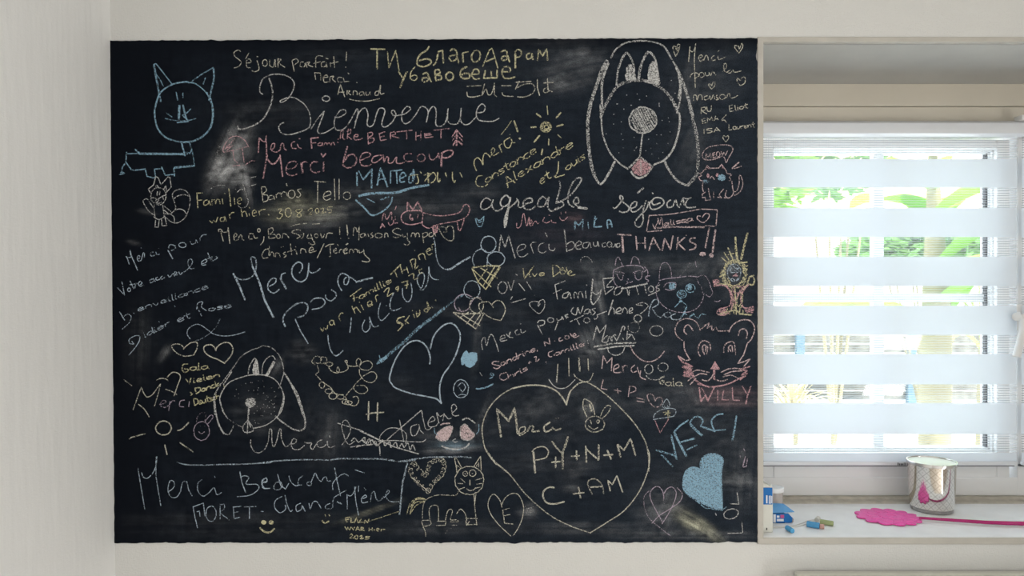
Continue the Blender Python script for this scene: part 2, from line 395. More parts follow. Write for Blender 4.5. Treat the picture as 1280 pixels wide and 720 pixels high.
# chalk dust left by wiping: (x, y, rx, ry, angle, amount, colour) in photograph pixels
WH = np.array((.55, .56, .57)); YE = np.array((.58, .57, .42)); BL = np.array((.30, .47, .60)); PK = np.array((.60, .36, .36))
SMUDGE = [
    (283, 196, 13, 40, 22, .30, WH), (276, 214, 11, 20, 40, .36, WH), (297, 218, 18, 14, 10, .32, WH), (308, 232, 7, 22, -12, .30, WH), (303, 180, 10, 22, 30, .16, WH), (292, 205, 24, 34, 25, .12, WH),
    (392, 262, 40, 14, 4, .15, YE), (372, 258, 20, 18, 0, .14, YE), (420, 266, 40, 10, -10, .09, WH), (350, 270, 22, 12, 8, .11, YE), (385, 275, 46, 18, 0, .07, WH),
    (700, 103, 16, 9, -15, .17, WH), (712, 90, 34, 24, -10, .09, WH), (690, 60, 60, 18, 0, .05, WH), (735, 72, 30, 20, 0, .06, WH),
    (207, 441, 11, 5, -55, .18, WH), (347, 459, 6, 13, 30, .14, WH), (378, 440, 16, 12, 0, .10, WH), (325, 515, 30, 26, 0, .06, WH), (175, 430, 18, 50, 0, .03, WH),
    (870, 655, 30, 9, 33, .30, YE), (858, 648, 16, 10, 30, .24, YE), (886, 664, 22, 7, 38, .18, YE), (822, 632, 30, 30, 0, .09, WH), (835, 640, 14, 30, 20, .10, WH),
    (925, 600, 26, 10, 4, .12, WH), (930, 594, 20, 40, 0, .08, WH), (910, 497, 40, 13, 3, .13, PK), (880, 505, 60, 22, 0, .06, WH), (820, 500, 60, 18, -12, .06, WH), (868, 500, 10, 24, -25, .06, WH),
    (748, 372, 5, 26, -14, .20, WH), (740, 430, 16, 18, -30, .15, WH), (735, 444, 10, 12, 0, .10, WH), (752, 352, 4, 12, 0, .18, WH),
    (860, 340, 26, 12, -30, .07, WH), (800, 335, 90, 8, -2, .05, WH), (760, 330, 140, 10, -3, .06, WH), (690, 346, 90, 12, -4, .06, WH), (910, 330, 14, 14, 0, .10, WH), (905, 340, 26, 26, -50, .07, WH),
    (864, 185, 30, 40, 20, .08, WH), (858, 112, 26, 36, 10, .09, WH), (895, 95, 40, 40, 0, .05, WH),
    (570, 562, 36, 4, -4, .22, WH), (572, 556, 26, 5, 0, .22, BL), (600, 530, 6, 40, 20, .07, WH), (560, 545, 50, 14, 0, .05, WH),
    (460, 640, 40, 3.5, -20, .13, YE), (415, 545, 20, 30, 0, .05, WH), (395, 540, 30, 40, 20, .05, WH),
    (700, 510, 70, 40, -20, .06, WH), (690, 580, 70, 26, 0, .05, WH), (660, 500, 50, 26, -30, .05, WH), (735, 510, 8, 14, 20, .14, WH), (715, 610, 10, 5, 0, .10, WH), (720, 585, 16, 14, 0, .05, WH),
    (500, 255, 60, 20, 0, .05, WH), (450, 240, 40, 10, 0, .05, WH), (545, 262, 60, 14, 0, .04, WH), (340, 140, 60, 20, 0, .04, WH), (420, 70, 60, 16, 0, .03, WH), (600, 90, 60, 20, 0, .03, WH),
    (565, 390, 50, 8, 8, .03, WH), (596, 425, 5, 45, 5, .06, WH), (640, 395, 60, 20, 0, .03, WH), (700, 300, 60, 16, 0, .04, PK), (718, 272, 12, 8, 0, .08, PK),
    (790, 430, 60, 60, 0, .045, WH), (660, 640, 12, 8, 0, .12, WH), (662, 636, 8, 8, 0, .12, WH), (730, 660, 70, 8, 0, .08, WH), (860, 668, 90, 6, 0, .10, WH), (560, 660, 80, 10, 0, .05, WH), (300, 655, 150, 18, 0, .04, WH),
    (183, 265, 12, 3, 10, .09, WH), (168, 303, 8, 3, 10, .10, WH), (900, 398, 50, 60, 0, .03, WH), (880, 560, 60, 40, -30, .05, WH), (600, 240, 30, 10, 0, .05, WH), (500, 490, 25, 20, 0, .02, WH),
]
dust_haze = np.zeros((NY, NX)); dcol = np.zeros((NY, NX, 3))
fine = noise2(300, 30); fineb = noise2(60, 220); blot = noise2(22, 16); blot2 = noise2(50, 40); blot3 = noise2(150, 120)
for (sx, sy, rx, ry, ang, am, col) in SMUDGE:
    a = math.radians(ang); dx = PXg - sx; dy = PYg - sy
    p = (dx * math.cos(a) + dy * math.sin(a)) / rx; q = (-dx * math.sin(a) + dy * math.cos(a)) / ry
    qq = (q + .12 * p) if rx >= ry else (p + .12 * q); f1, f2, f3 = rng.uniform(0, 6.28, 3); rmin = min(rx, ry)
    stk = np.clip(1 + .38 * np.sin(qq * 5.1 + f1) + .30 * np.sin(qq * 11.3 + f2) * (rmin > 5) + .25 * np.sin(qq * 23 + f3) * (rmin > 12), .1, 2)
    if rx * ry > 900: am = am * .6
    g = .66 * am * np.exp(-1.05 * (p * p + q * q) ** 1.35) * stk * np.clip(1 + .30 * blot2 + .22 * fineb + .25 * blot3, .15, 2)
    dust_haze += g; dcol += g[..., None] * col
base = np.clip(.003 + .030 * U ** 1.1 + .0018 * blot + .0012 * blot2 + .0030 * fineb * (.4 + U) + .0015 * fine + .0015 * blot3, 0, 1) * np.clip((U - .015) * 14, .0, 1)  # rises to the right: sheen and haze painted in along with real dust
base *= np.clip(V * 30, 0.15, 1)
dust_haze += base; dcol += base[..., None] * np.array((.38, .52, .72))
dust_haze = np.clip(dust_haze, 0, .8); dcol = dcol / np.maximum(dcol.sum(-1, keepdims=True) / 1.6, 1e-5)

verts = [(float(xs[j, i]), -TH, float(zs[j, i])) for j in range(NY) for i in range(NX)]
faces = [(j * NX + i, (j + 1) * NX + i, (j + 1) * NX + i + 1, j * NX + i + 1) for j in range(NY - 1) for i in range(NX - 1)]
ring = [i for i in range(NX)] + [j * NX + NX - 1 for j in range(1, NY)] + [(NY - 1) * NX + i for i in range(NX - 2, -1, -1)] + [j * NX for j in range(NY - 2, 0, -1)]
b0 = len(verts); verts += [(verts[k][0], -.0001, verts[k][2]) for k in ring]
nr = len(ring)
faces += [(ring[k], ring[(k + 1) % nr], b0 + (k + 1) % nr, b0 + k) for k in range(nr)]
me = bpy.data.meshes.new('board_surface'); me.from_pydata(verts, [], faces)
ca = me.color_attributes.new('chalk_dust_haze', 'FLOAT_COLOR', 'POINT')
arr = np.zeros((len(verts), 4), dtype=np.float32); arr[:NX * NY, :3] = dcol.reshape(-1, 3); arr[:NX * NY, 3] = dust_haze.reshape(-1)
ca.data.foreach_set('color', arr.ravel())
M_board = bpy.data.materials.new('matt_black_chalkboard_paint'); M_board.use_nodes = True
N = M_board.node_tree.nodes; L = M_board.node_tree.links; b = N['Principled BSDF']
b.inputs['Roughness'].default_value = .9; b.inputs['Specular IOR Level'].default_value = .06
at = N.new('ShaderNodeAttribute'); at.attribute_name = 'chalk_dust_haze'
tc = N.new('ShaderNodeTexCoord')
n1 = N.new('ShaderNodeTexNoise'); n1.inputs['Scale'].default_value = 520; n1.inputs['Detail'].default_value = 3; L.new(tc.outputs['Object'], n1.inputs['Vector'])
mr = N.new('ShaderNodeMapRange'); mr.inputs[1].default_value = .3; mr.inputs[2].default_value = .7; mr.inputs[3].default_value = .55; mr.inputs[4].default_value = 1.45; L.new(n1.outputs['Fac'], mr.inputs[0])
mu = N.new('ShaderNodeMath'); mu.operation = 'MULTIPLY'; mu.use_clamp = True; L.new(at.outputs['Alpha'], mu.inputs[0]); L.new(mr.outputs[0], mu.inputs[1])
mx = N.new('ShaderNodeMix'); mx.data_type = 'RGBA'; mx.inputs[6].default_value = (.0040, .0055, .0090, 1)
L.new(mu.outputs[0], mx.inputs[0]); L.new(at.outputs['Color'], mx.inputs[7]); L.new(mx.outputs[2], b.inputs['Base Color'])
bp = N.new('ShaderNodeBump'); bp.inputs['Strength'].default_value = .15; bp.inputs['Distance'].default_value = .001; L.new(n1.outputs['Fac'], bp.inputs['Height']); L.new(bp.outputs[0], b.inputs['Normal'])
board = tag(empty('chalkboard', (0, 0, ZC)), 'large black painted chalkboard covered in chalk messages and drawings, left of the window', 'chalkboard')
bpy.context.view_layer.update()
board_inv = board.matrix_world.inverted()
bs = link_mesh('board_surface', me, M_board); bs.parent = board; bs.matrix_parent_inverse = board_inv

# ------------------------------------------------------------------ chalk strokes
def chalk_mat(name, col):
    m = bpy.data.materials.new(name); m.use_nodes = True
    N = m.node_tree.nodes; L = m.node_tree.links; b = N['Principled BSDF']
    b.inputs['Base Color'].default_value = (*col, 1); b.inputs['Roughness'].default_value = 1; b.inputs['Specular IOR Level'].default_value = 0
    at = N.new('ShaderNodeAttribute'); at.attribute_name = 'pressure'
    tc = N.new('ShaderNodeTexCoord'); n = N.new('ShaderNodeTexNoise'); n.inputs['Scale'].default_value = 560; n.inputs['Detail'].default_value = 2.5; L.new(tc.outputs['Object'], n.inputs['Vector'])
    s = N.new('ShaderNodeMath'); s.operation = 'MULTIPLY_ADD'; s.inputs[1].default_value = .62; s.inputs[2].default_value = -.81; L.new(at.outputs['Fac'], s.inputs[0])   # .62*p - .81
    a = N.new('ShaderNodeMath'); L.new(n.outputs['Fac'], a.inputs[0]); L.new(s.outputs[0], a.inputs[1])
    k = N.new('ShaderNodeMath'); k.operation = 'MULTIPLY_ADD'; k.inputs[1].default_value = 4.2; k.inputs[2].default_value = .5; k.use_clamp = True; L.new(a.outputs[0], k.inputs[0])
    h = N.new('ShaderNodeMath'); h.operation = 'MULTIPLY'; h.inputs[1].default_value = .86; L.new(k.outputs[0], h.inputs[0])
    L.new(h.outputs[0], b.inputs['Alpha'])
    return m
CH = {
    'white': chalk_mat('white_chalk', (.57, .57, .56)), 'ivory': chalk_mat('ivory_chalk', (.60, .58, .485)), 'yellow': chalk_mat('yellow_chalk', (.60, .565, .36)),
    'pink': chalk_mat('pink_chalk', (.56, .34, .37)), 'rose': chalk_mat('pale_pink_chalk', (.60, .47, .48)), 'blue': chalk_mat('blue_chalk', (.27, .44, .57)),
    'sky': chalk_mat('pale_blue_chalk', (.44, .53, .62)), 'lilac': chalk_mat('lilac_chalk', (.44, .37, .45)),
}
# a plain single-stroke hand for small words: advance, strokes (x-height = 10)
GL = {
    'a': (8, '7 8,4 10,1 7,1 3,4 0,7 4,7 9;7 9,7 2,8.5 0'), 'b': (8, '1 20,1 0;1 6,4 10,7 7,6 1,3 0,1 2'), 'c': (7, '6 9,4 10,1 7,1 2,4 0,6.5 1'),
    'd': (8, '7 7,4 10,1 6,2 1,4 0,7 4;7 20,7 2,8.5 0'), 'e': (7.5, '1 5,6.5 6.5,5 10,2 9,1 4,3 0,7 2'), 'f': (6, '6 19,4 20,3 17,3 0;0 10,6 10'),
    'g': (8, '7 8,4 10,1 7,1 3,4 0,7 4,7 9;7 9,7 -6,3 -9,1 -6'), 'h': (8, '1 20,1 0;1 5,4 10,7 7,7 0'), 'i': (3.5, '1.5 10,1.5 1,3 0;1.5 14,1.6 15.5'),
    'k': (7, '1 20,1 0;6 10,1 4,6 0'), 'l': (3.5, '1.5 20,1.5 1,3 0'), 'm': (11, '1 10,1 0;1 6,3 10,5 7,5 0;5 6,7.5 10,10 7,10 0'),
    'n': (8, '1 10,1 0;1 6,4 10,7 7,7 0'), 'o': (8, '4 10,1 7,1 3,4 0,7 3,7 7,4 10'), 'p': (8, '1 10,1 -9;1 6,4 10,7 7,6 2,3 1,1 3'),
    'r': (6, '1 10,1 0;1 5,3 9,6 9.5'), 's': (6.5, '6 9,3 10,1 8,5 4,5 1,1 0.5'), 't': (6, '3 18,3 2,6 0;0 11,6 12'), 'u': (8, '1 10,1 3,3 0,6.5 4,7 10;7 10,7 2,8.5 0'),
    'v': (7, '1 10,3.5 0,6.5 10'), 'x': (7, '1 10,6.5 0;6 10,1 0'), ',': (3, '2 1,1 -4'), '.': (3, '1 0,1.6 1'), '&': (8, '7 0,2 8,4 10,4 7,1 2,4 0,7 5'),
    'A': (9, '/1 0,4.5 20,8 0;/2 7,7 7'), 'D': (9, '1 20,1 0;1 20,8 16,8 5,1 0'), 'E': (8, '/7 20,1 20,1 0,7 0;/1 10,6 10'), 'I': (3.5, '/1.5 20,1.5 0'),
    'L': (8, '/1 20,1 0,7 0'), 'M': (11, '/1 0,1.5 20,5 8,9 20,10 0'), 'R': (9, '1 0,1 20;1 19,7 17,6 11,1 10,8 0'), 'S': (8, '7 18,3 20,1 15,7 6,5 1,1 1'), 'U': (9, '1 20,1 4,4 0,7 4,8 20'), 'V': (8, '/1 20,4 0,7 20'), ' ': (5, ''),
}
def pts_of(s): return [tuple(float(q) for q in p.split()) for p in s.split(',') if p.strip()]
def catmull(p, n=7):
    if len(p) < 3: return p
    out = []
    q = [p[0]] + p + [p[-1]]
    for i in range(1, len(q) - 2):
        a, b, c, d = (np.array(q[i - 1]), np.array(q[i]), np.array(q[i + 1]), np.array(q[i + 2]))
        for k in range(n):
            t = k / n
            out.append(tuple(.5 * (2 * b + (c - a) * t + (2 * a - 5 * b + 4 * c - d) * t * t + (3 * b - a - 3 * c + d) * t ** 3)))
    out.append(p[-1]); return out
class Ribbon:
    lift = [0]
    def __init__(s): s.v = []; s.f = []; s.p = []
    def stroke(s, pts, w, pr):
        """pts in photograph pixels -> a flat ribbon of chalk on the board, ragged in width"""
        pp = [pts[0]]
        for a in pts[1:]:
            if math.hypot(a[0] - pp[-1][0], a[1] - pp[-1][1]) > .15: pp.append(a)
        if len(pp) < 2: pp.append((pp[0][0] + .8, pp[0][1] + .3))
        res = [pp[0]]                                     # resample to about 1.6 px
        for a, b in zip(pp, pp[1:]):
            n = max(1, int(math.hypot(b[0] - a[0], b[1] - a[1]) / 1.6))
            for k in range(1, n + 1): res.append((a[0] + (b[0] - a[0]) * k / n, a[1] + (b[1] - a[1]) * k / n))
        Ribbon.lift[0] += 1
        w = max(.95, w * (.70 if w < 2.1 else .78)); pr -= .05
        y = -TH - .00025 - .0000004 * Ribbon.lift[0]
        n = len(res); w0 = len(s.v); drift = random.uniform(-.08, .08)
        for i, (x, z) in enumerate(res):
            a = res[max(i - 1, 0)]; b = res[min(i + 1, n - 1)]
            dx, dz = b[0] - a[0], b[1] - a[1]; l = math.hypot(dx, dz) or 1
            hw = .5 * w * (1 + random.uniform(-.14, .14)) * (.75 if i in (0, n - 1) else 1)
            nx, nz = -dz / l * hw, dx / l * hw
            for sg in (-1, 1):
                s.v.append(((x + sg * nx - 640) * S, y, ZC + (360 - z - sg * nz) * S))
                s.p.append(min(1, max(.05, pr + drift + random.uniform(-.10, .10))))
        for i in range(n - 1): s.f.append((w0 + 2 * i, w0 + 2 * i + 1, w0 + 2 * i + 3, w0 + 2 * i + 2))
    def fill(s, pts, pr):
        Ribbon.lift[0] += 1; y = -TH - .0002 - .0000004 * Ribbon.lift[0]; w0 = len(s.v)
        for x, z in pts: s.v.append(((x - 640) * S, y, ZC + (360 - z) * S)); s.p.append(pr)
        s.f.append(tuple(range(w0, w0 + len(pts))))
    def hatch(s, poly, ang, gap, w, pr):
        a = math.radians(ang); ca, sa = math.cos(a), math.sin(a)
        q = [(x * ca + y * sa, -x * sa + y * ca) for x, y in poly]
        y = min(p[1] for p in q) + gap * .5
        while y < max(p[1] for p in q):
            xs_ = sorted(p[0] + (y - p[1]) / (r[1] - p[1]) * (r[0] - p[0]) for p, r in zip(q, q[1:] + q[:1]) if (p[1] - y) * (r[1] - y) < 0)
            for x0, x1 in zip(xs_[::2], xs_[1::2]):
                if x1 - x0 > .6:
                    j = random.uniform(-.3, .3) * gap
                    s.stroke([(x0 * ca - (y + j) * sa, x0 * sa + (y + j) * ca), (x1 * ca - (y - j) * sa, x1 * sa + (y - j) * ca)], w, pr)
            y += gap * random.uniform(.8, 1.2)
def ell(cx, cy, rx, ry, rot=0, wob=.03, turns=1.03):
    a0 = random.uniform(0, 6.28); r = math.radians(rot); out = []; n = max(14, int((rx + ry) * .25))
    for k in range(n + 1):
        t = a0 + turns * 2 * math.pi * k / n; w = 1 + random.uniform(-wob, wob)
        x, y = rx * math.cos(t) * w, ry * math.sin(t) * w
        out.append((cx + x * math.cos(r) - y * math.sin(r), cy + x * math.sin(r) + y * math.cos(r)))
    return catmull(out, 3)
PARTS = {}
def draw(name, label, colour, w, tile, text, pr=.62):
    """one inscription or drawing. TILE = (x, y, zoom): the strokes are read off an enlarged crop"""
    ox, oy, k = tile
    T = lambda p: (ox + p[0] / k, oy + p[1] / k)
    key = (name, label, colour)
    rb = PARTS.setdefault(key, Ribbon())
    for seg in text.replace('\n', ' ').split(';'):
        seg = seg.strip(); ww, pp = w, pr
        while seg[:1] in ('@', '#'):
            tok, seg = seg.split(' ', 1); seg = seg.strip()
            if tok[0] == '@': ww = float(tok[1:])
            else: pp = float(tok[1:])
        if not seg: continue
        c = seg[0]
        if c == '/': rb.stroke([T(p) for p in pts_of(seg[1:])], ww, pp)
        elif c == 'o':
            a = [float(q) for q in seg[1:].replace(',', ' ').split()]; rb.stroke([T(p) for p in ell(*a)], ww, pp)
        elif c == 'b':
            a = [float(q) for q in seg[1:].replace(',', ' ').split()]; rb.fill([T(p) for p in ell(*a, 0, .08, .97)], pp)
        elif c == 'f': rb.fill([T(p) for p in catmull(pts_of(seg[1:]), 3)], pp)
        elif c == 'h':
            hd_, rest = seg[1:].split(':', 1); ang, gap = (float(q) for q in hd_.split()); rb.hatch([T(p) for p in catmull(pts_of(rest), 3)], ang, gap / k, ww, pp)
        elif c == '*':                                   # freckles
            for p in pts_of(seg[1:]):
                q = T(p); a = random.uniform(0, 3.1); rb.stroke([q, (q[0] + math.cos(a) * .9, q[1] + math.sin(a) * .9)], ww, pp)
        elif c == 't':
            xy0, xy1, xh, word = seg[1:].strip().split(' ', 3)
            (x0, y0), (x1, y1) = [tuple(float(q) for q in s_.split(',')) for s_ in (xy0, xy1)]
            L_ = math.hypot(x1 - x0, y1 - y0); ux, uy = (x1 - x0) / L_, (y1 - y0) / L_; vx, vy = uy, -ux
            vx, vy = (vx * .65, -math.sqrt(1 - (vx * .65) ** 2))
            tot = sum(GL[c_][0] for c_ in word); sx = L_ / tot; sy = float(xh) / 10; x = 0
            for c_ in word:
                adv, ss = GL[c_]
                for s1 in ss.split(';'):
                    if not s1: continue
                    st = s1[0] == '/'; p = pts_of(s1[1:] if st else s1)
                    p = [((x + a + random.uniform(-.4, .4)) * sx, (b_ + random.uniform(-.4, .4)) * sy) for a, b_ in p]
                    p = [(x0 + ux * a + vx * b_, y0 + uy * a + vy * b_) for a, b_ in p]
                    rb.stroke([T(q) for q in (p if st else catmull(p, 5))], ww, pp)
                x += adv
        else: rb.stroke([T(p) for p in catmull(pts_of(seg))], ww, pp)
def finish_chalk():
    first = {}
    for (name, label, colour), rb in PARTS.items():
        base, _, its = label.partition(', its ')
        parent = first.get(base)
        if parent is not None: name = 'chalk_' + its.split()[-1] if its else 'chalk_shading'
        me = bpy.data.meshes.new(name); me.from_pydata(rb.v, [], rb.f)
        a = me.attributes.new('pressure', 'FLOAT', 'POINT'); a.data.foreach_set('value', np.array(rb.p, dtype=np.float32))
        o = link_mesh(name, me, CH[colour]); o.parent = parent or board
        o.matrix_parent_inverse = board_inv if parent is None else Matrix.Identity(4)
        if parent is None: first[base] = o; o['label'] = base
        else: o['label'] = ({'sky': 'pale blue', 'rose': 'pale pink'}.get(colour, colour)) + ' chalk ' + (its or 'shading')

# ------------------------------------------------------------------ everything written on the board
z6, z66 = 6.0, 1200 / 180
CW, CH_, CC, CD, CF, CX, CS, CM, CB, CT, CI, CR = ('chalk_writing', 'chalk_heart', 'chalk_cat', 'chalk_dog', 'chalk_fox', 'chalk_flourish', 'chalk_sun', 'chalk_smiley', 'chalk_bunny', 'chalk_tree', 'chalk_ice_cream', 'chalk_bear')
lab = 'long-necked pale blue chalk cat with tall ears, top left of the board'
draw(CC, lab, 'blue', 2.0, (130, 40, 6), '''@3 /430 528,395 340,378 245;/378 245,395 240,450 310,515 395;@1.6 395 320,425 360,450 412;@2.4 640 383,615 376,520 395,430 455,390 560,385 630,410 730,480 800,600 830;
@3 600 830,700 810,790 740,820 640,810 530,770 450;@2 780 465,700 395,640 380;/640 390,720 330,825 268;@2.6 /825 268,830 350,790 520;@1.8 765 345,755 370,748 395;/545 452,557 515;/595 455,595 498;@3.4 /570 550,565 660;@2.6 /595 548,620 650,635 668;/590 625,635 668;
@1.6 462 650,530 665,620 668,695 650;550 682,590 678,640 672;/470 608,515 640;/655 578,615 620,590 625''')
draw(CC, lab, 'blue', 2.0, (130, 150, 7.5), '''@2.4 /730 210,765 340;/805 205,835 310,855 430;@1.4 /770 300,785 325,795 300,810 320,822 285;@3.6 /320 300,345 318,760 322;@2.6 /295 275,345 322;/345 316,225 318;/218 300,210 395;210 395,250 450,280 472,390 462;/390 455,410 530,475 545,488 530,478 462,548 458;
/545 440,580 520,660 512;@2.4 /665 530,662 450;@3.2 /662 450,855 430;@2 /210 400,180 440,170 490,150 515,200 500,175 490''')
draw(CF, 'white chalk fox with striped tail waving below the long-necked cat', 'white', 1.5, (140, 220, 7.5), '''/370 165,345 125,395 85,415 5,440 20,465 85;/465 85,530 10,548 15,560 105,515 155;/415 110,420 78,445 115;/490 125,510 90,515 140;
400 255,372 220,375 160,405 120,450 112,495 135,512 180,500 235,460 270,410 265;@2 /432 145,428 185;/455 142,450 185;@1.5 370 205,400 207,420 215,450 230;440 215,480 190,512 180;/480 195,490 225;415 235,425 220,440 225,430 245,415 240;/405 245,440 260,470 245;/425 262,445 232;
/400 270,402 330,410 400;/480 270,488 330,495 380;395 380,420 400,450 408,480 395,500 375;/415 410,408 480,440 480,448 405;/470 400,475 468,520 465,500 380;395 365,350 330,310 270,298 235,330 215,360 250,395 300;/490 280,560 335;/490 320,530 350;/490 355,540 355;
510 390,560 430,620 440,690 390,730 290,735 200,700 145,640 125,585 150,572 190,595 260,600 310,560 350,510 360;585 215,630 185,690 178,730 195;600 320,640 310,680 325,700 355;555 360,585 385,592 435''')
draw(CW, 'ivory chalk thanks with a signature, top row of the board', 'ivory', 1.5, (280, 40, 6), '''128 150,112 138,80 155,85 185,130 225,115 260,78 272;/190 160,165 205;168 235,205 230,195 205,172 220,175 265,205 272;250 215,262 250,265 285,235 300,212 292;/248 187,260 188;o 310 235 18 25;345 210,348 255,375 262,385 210,390 265;/408 270,408 200;408 205,430 210,415 235,460 268;
/512 215,530 298;515 215,545 205,560 225,530 250;600 228,580 230,575 260,605 262,612 235,622 265;/625 270,625 230;622 232,645 228,635 248,670 265;/690 275,690 200;688 205,705 182,745 185;/672 240,725 225;760 225,735 232,735 262,765 258,768 230,775 268;/800 232,802 265;/765 200,785 205;/825 185,832 270;/795 240,862 225;/922 150,918 220;@2 /912 265,920 268;
@1.5 /690 360,682 305;/682 308,725 310,728 365;745 345,780 340,770 325,748 340,755 378,785 375;/795 380,798 335;798 338,825 335,815 355,840 378;890 345,855 345,862 378,895 375;/895 345,905 375,945 372;@2 /930 310,940 318;/995 380,1002 383;@1.5 /855 475,875 395,908 490;/862 455,905 452;/925 475,925 440;925 445,945 445,935 460,955 475;970 475,975 445,998 450,1000 475;
1045 450,1020 455,1020 478,1045 470,1048 450,1055 478;1065 450,1070 475,1090 470,1095 450,1100 478;1170 445,1140 450,1135 475,1160 470,1175 400,1175 465,1205 460;942 505,1000 518,1080 520,1170 502''')
lab = 'large looping white chalk word of welcome near the top of the board'
draw(CW, lab, 'white', 1.9, (280, 40, 6), '''295 470,272 450,275 400,300 350,360 322,440 322,500 345,530 390,520 440,495 485,460 520,430 530,430 515,492 492,540 500,600 540,640 600,652 660,645 710,615 735,560 755,490 772,435 760,413 720,425 695,455 680;
@2.2 340 345,365 430,365 500,340 580,290 660,220 705,150 730,105 728;/105 705,115 732;@1.9 655 730,700 660,755 595;755 598,725 680,705 740,720 762,765 755,830 715;830 640,870 640,915 610,905 585,870 595,835 650,830 700,845 735,890 735,935 690,1000 575;o 768 502 28 20''')
draw(CW, lab, 'white', 1.9, (440, 40, 6), '''40 575,48 600,35 660,18 725;25 680,60 600,100 572,122 620,115 690,135 712,165 690,185 620,205 578,235 575,248 600,225 690,250 715,300 680,330 625,315 590,298 600,312 628,345 628;345 628,400 615,440 580,415 560,380 600,375 660,400 690,440 670,480 620,520 562,560 575,572 610,558 680;
570 610,605 562,632 590,630 695,670 708,705 670,722 575;720 578,718 660,740 690,790 690,815 640,820 572;820 572,815 660,840 695,880 690,930 640;930 610,985 600,1000 565,975 542,945 570,932 620,950 660,1000 672,1060 670,1105 648''')
draw(CW, 'yellow chalk Cyrillic message at the top centre of the board', 'yellow', 2.5, (440, 40, 6), '''/140 130,250 132;/190 135,190 282;@2 /268 148,278 272,330 140,355 295;580 110,560 140,515 170,490 215,495 250,540 262,590 240,590 215,560 205,505 218;/610 255,632 230,650 150,680 142,688 240;735 145,760 130,785 150,785 200,760 220,735 210,735 185,780 175;/785 180,803 242;
@2.8 /835 235,830 160;@2 /830 160,875 150;@2.4 o 930 185 32 43 15;@2 /980 262,1030 140,1048 125,1055 140,1095 275;/1005 225,1065 200;1115 155,1150 140,1165 170,1160 205,1130 215,1125 190,1165 180;/1168 180,1182 230;
@2.2 /350 300,380 345;@2.8 /415 298,385 360,362 422;@2 475 265,445 300,440 350,470 365,490 345,475 325,445 335;530 320,560 308,575 335,565 370,535 375,530 350,572 342;/575 335,597 378;/622 290,628 362;622 290,650 285,660 310,630 325,665 330,670 355,628 368;o 733 335 28 30;
@2.8 865 262,825 285,812 330,840 352,880 345,880 318,850 312,820 325;@2.2 900 320,950 315,945 285,915 285,900 325,920 355,960 352;/1000 290,988 350,1092 345;/1045 295,1045 345;/1088 285,1088 345''')
draw(CW, 'yellow chalk Cyrillic message at the top centre of the board', 'yellow', 2.4, (600, 40, 6), '''@2.8 /265 275,265 160;@2.2 258 155,285 135,310 150,300 185,265 195;375 160,350 175,355 205,385 195,390 165,397 212;@2.5 /430 220,440 135,470 182,500 130,507 218;@2.4 165 300,225 300,220 268,185 265,165 300,180 345,225 350,265 338''')
draw(CW, 'ivory chalk Japanese greeting under the Cyrillic message', 'ivory', 1.7, (600, 40, 6), '''/-100 410,10 405;-98 450,-90 485,-50 490,2 480;35 390,12 480;15 478,45 430,60 470,85 468,108 400;/108 385,108 470,125 490;/160 405,235 405;165 455,180 480,250 485;/260 380,385 372;/295 370,265 432;265 428,330 395,390 392,412 425,390 465,330 490,280 488;/430 355,430 420,447 480;/475 385,552 380;/505 350,510 440;505 420,480 430,480 455,512 450,510 420;/510 440,545 452''')
# pink thanks
draw(CW, 'pink chalk family message under the word of welcome', 'pink', 1.8, (290, 150, z66), '''@2.2 /222 278,230 150;@1.9 232 150,255 175,280 180,288 130;@2.2 /288 130,292 320;@1.7 315 245,350 240,360 200,335 205,330 250,370 270,405 250;405 255,412 205,430 200,440 240,458 254;530 180,500 195,505 235,540 240;/545 200,560 230,582 240;@2.4 /560 158,572 158;@2.2 /668 240,660 155,725 148;/668 195,705 190;@1.7 745 190,720 200,725 215,750 212,755 190,760 218;
/770 215,775 190,790 195,795 215,805 192,820 195,828 215,838 188,850 190,860 212;/880 185,890 190;@2.2 /885 160,890 164;@1.8 905 160,910 100,930 95,925 150,945 165;/972 75,962 160;960 100,990 80,990 110,965 130,1000 165;1015 140,1050 140,1045 120,1020 135,1025 165,1060 165,1090 155''')
draw(CW, 'pink chalk family message under the word of welcome', 'pink', 1.8, (440, 150, 6), '''/120 100,125 185;118 100,150 95,155 115,125 135,165 140,160 165,125 178;/205 100,215 155;/205 105,250 90;/210 130,245 122;/215 157,260 148;/290 150,290 95;288 98,320 90,325 110,300 120,358 138;/335 92,455 78;/410 90,412 148;/480 90,480 160;/520 85,515 155;/480 125,520 115;/545 100,550 135,610 128;/545 110,590 100;/550 118,600 112;/610 80,735 65;/668 75,668 140''')
draw('chalk_arrow', 'pink chalk fir-tree arrow after the pink message', 'pink', 2.0, (440, 150, 6), '@2.6 /785 195,785 75;@2 /750 130,785 75,830 130;/752 160,785 110,832 160;@2.6 /755 195,785 150,830 188')
lab = 'large pink chalk thank-you line in the upper left half'
draw(CW, lab, 'pink', 2.2, (290, 150, z66), '''@2.4 /262 490,298 290;295 320,330 365,365 360,400 310;/403 290,425 475;@2 455 410,520 400,545 365,520 345,475 360,455 400,460 445,500 465,548 450;@3.2 /580 355,592 445;@2 580 370,605 350,635 355;720 355,680 350,655 385,665 425,700 440,735 432;@2.4 /768 350,765 430;@2.4 /745 280,762 310,785 280;/755 300,772 302;@2.2 965 220,945 290,930 350,930 380,970 400,1020 380,1042 330,1015 290,970 300,940 350''')
draw(CW, lab, 'pink', 2.0, (440, 150, 6), '''65 305,140 270,120 245,80 255,62 300,75 340,120 345,150 330;230 265,170 275,150 310,175 322,220 290,235 265,240 320;240 320,260 280,275 285,275 322,305 320,335 280,335 320,360 328,395 318;450 255,410 255,390 280,410 310,460 310;o 520 285 30 28;580 255,585 290,610 300,640 275,650 250,655 292;@3 /675 245,670 355;@2.2 675 250,715 230,755 235,750 265,710 285,675 280''')
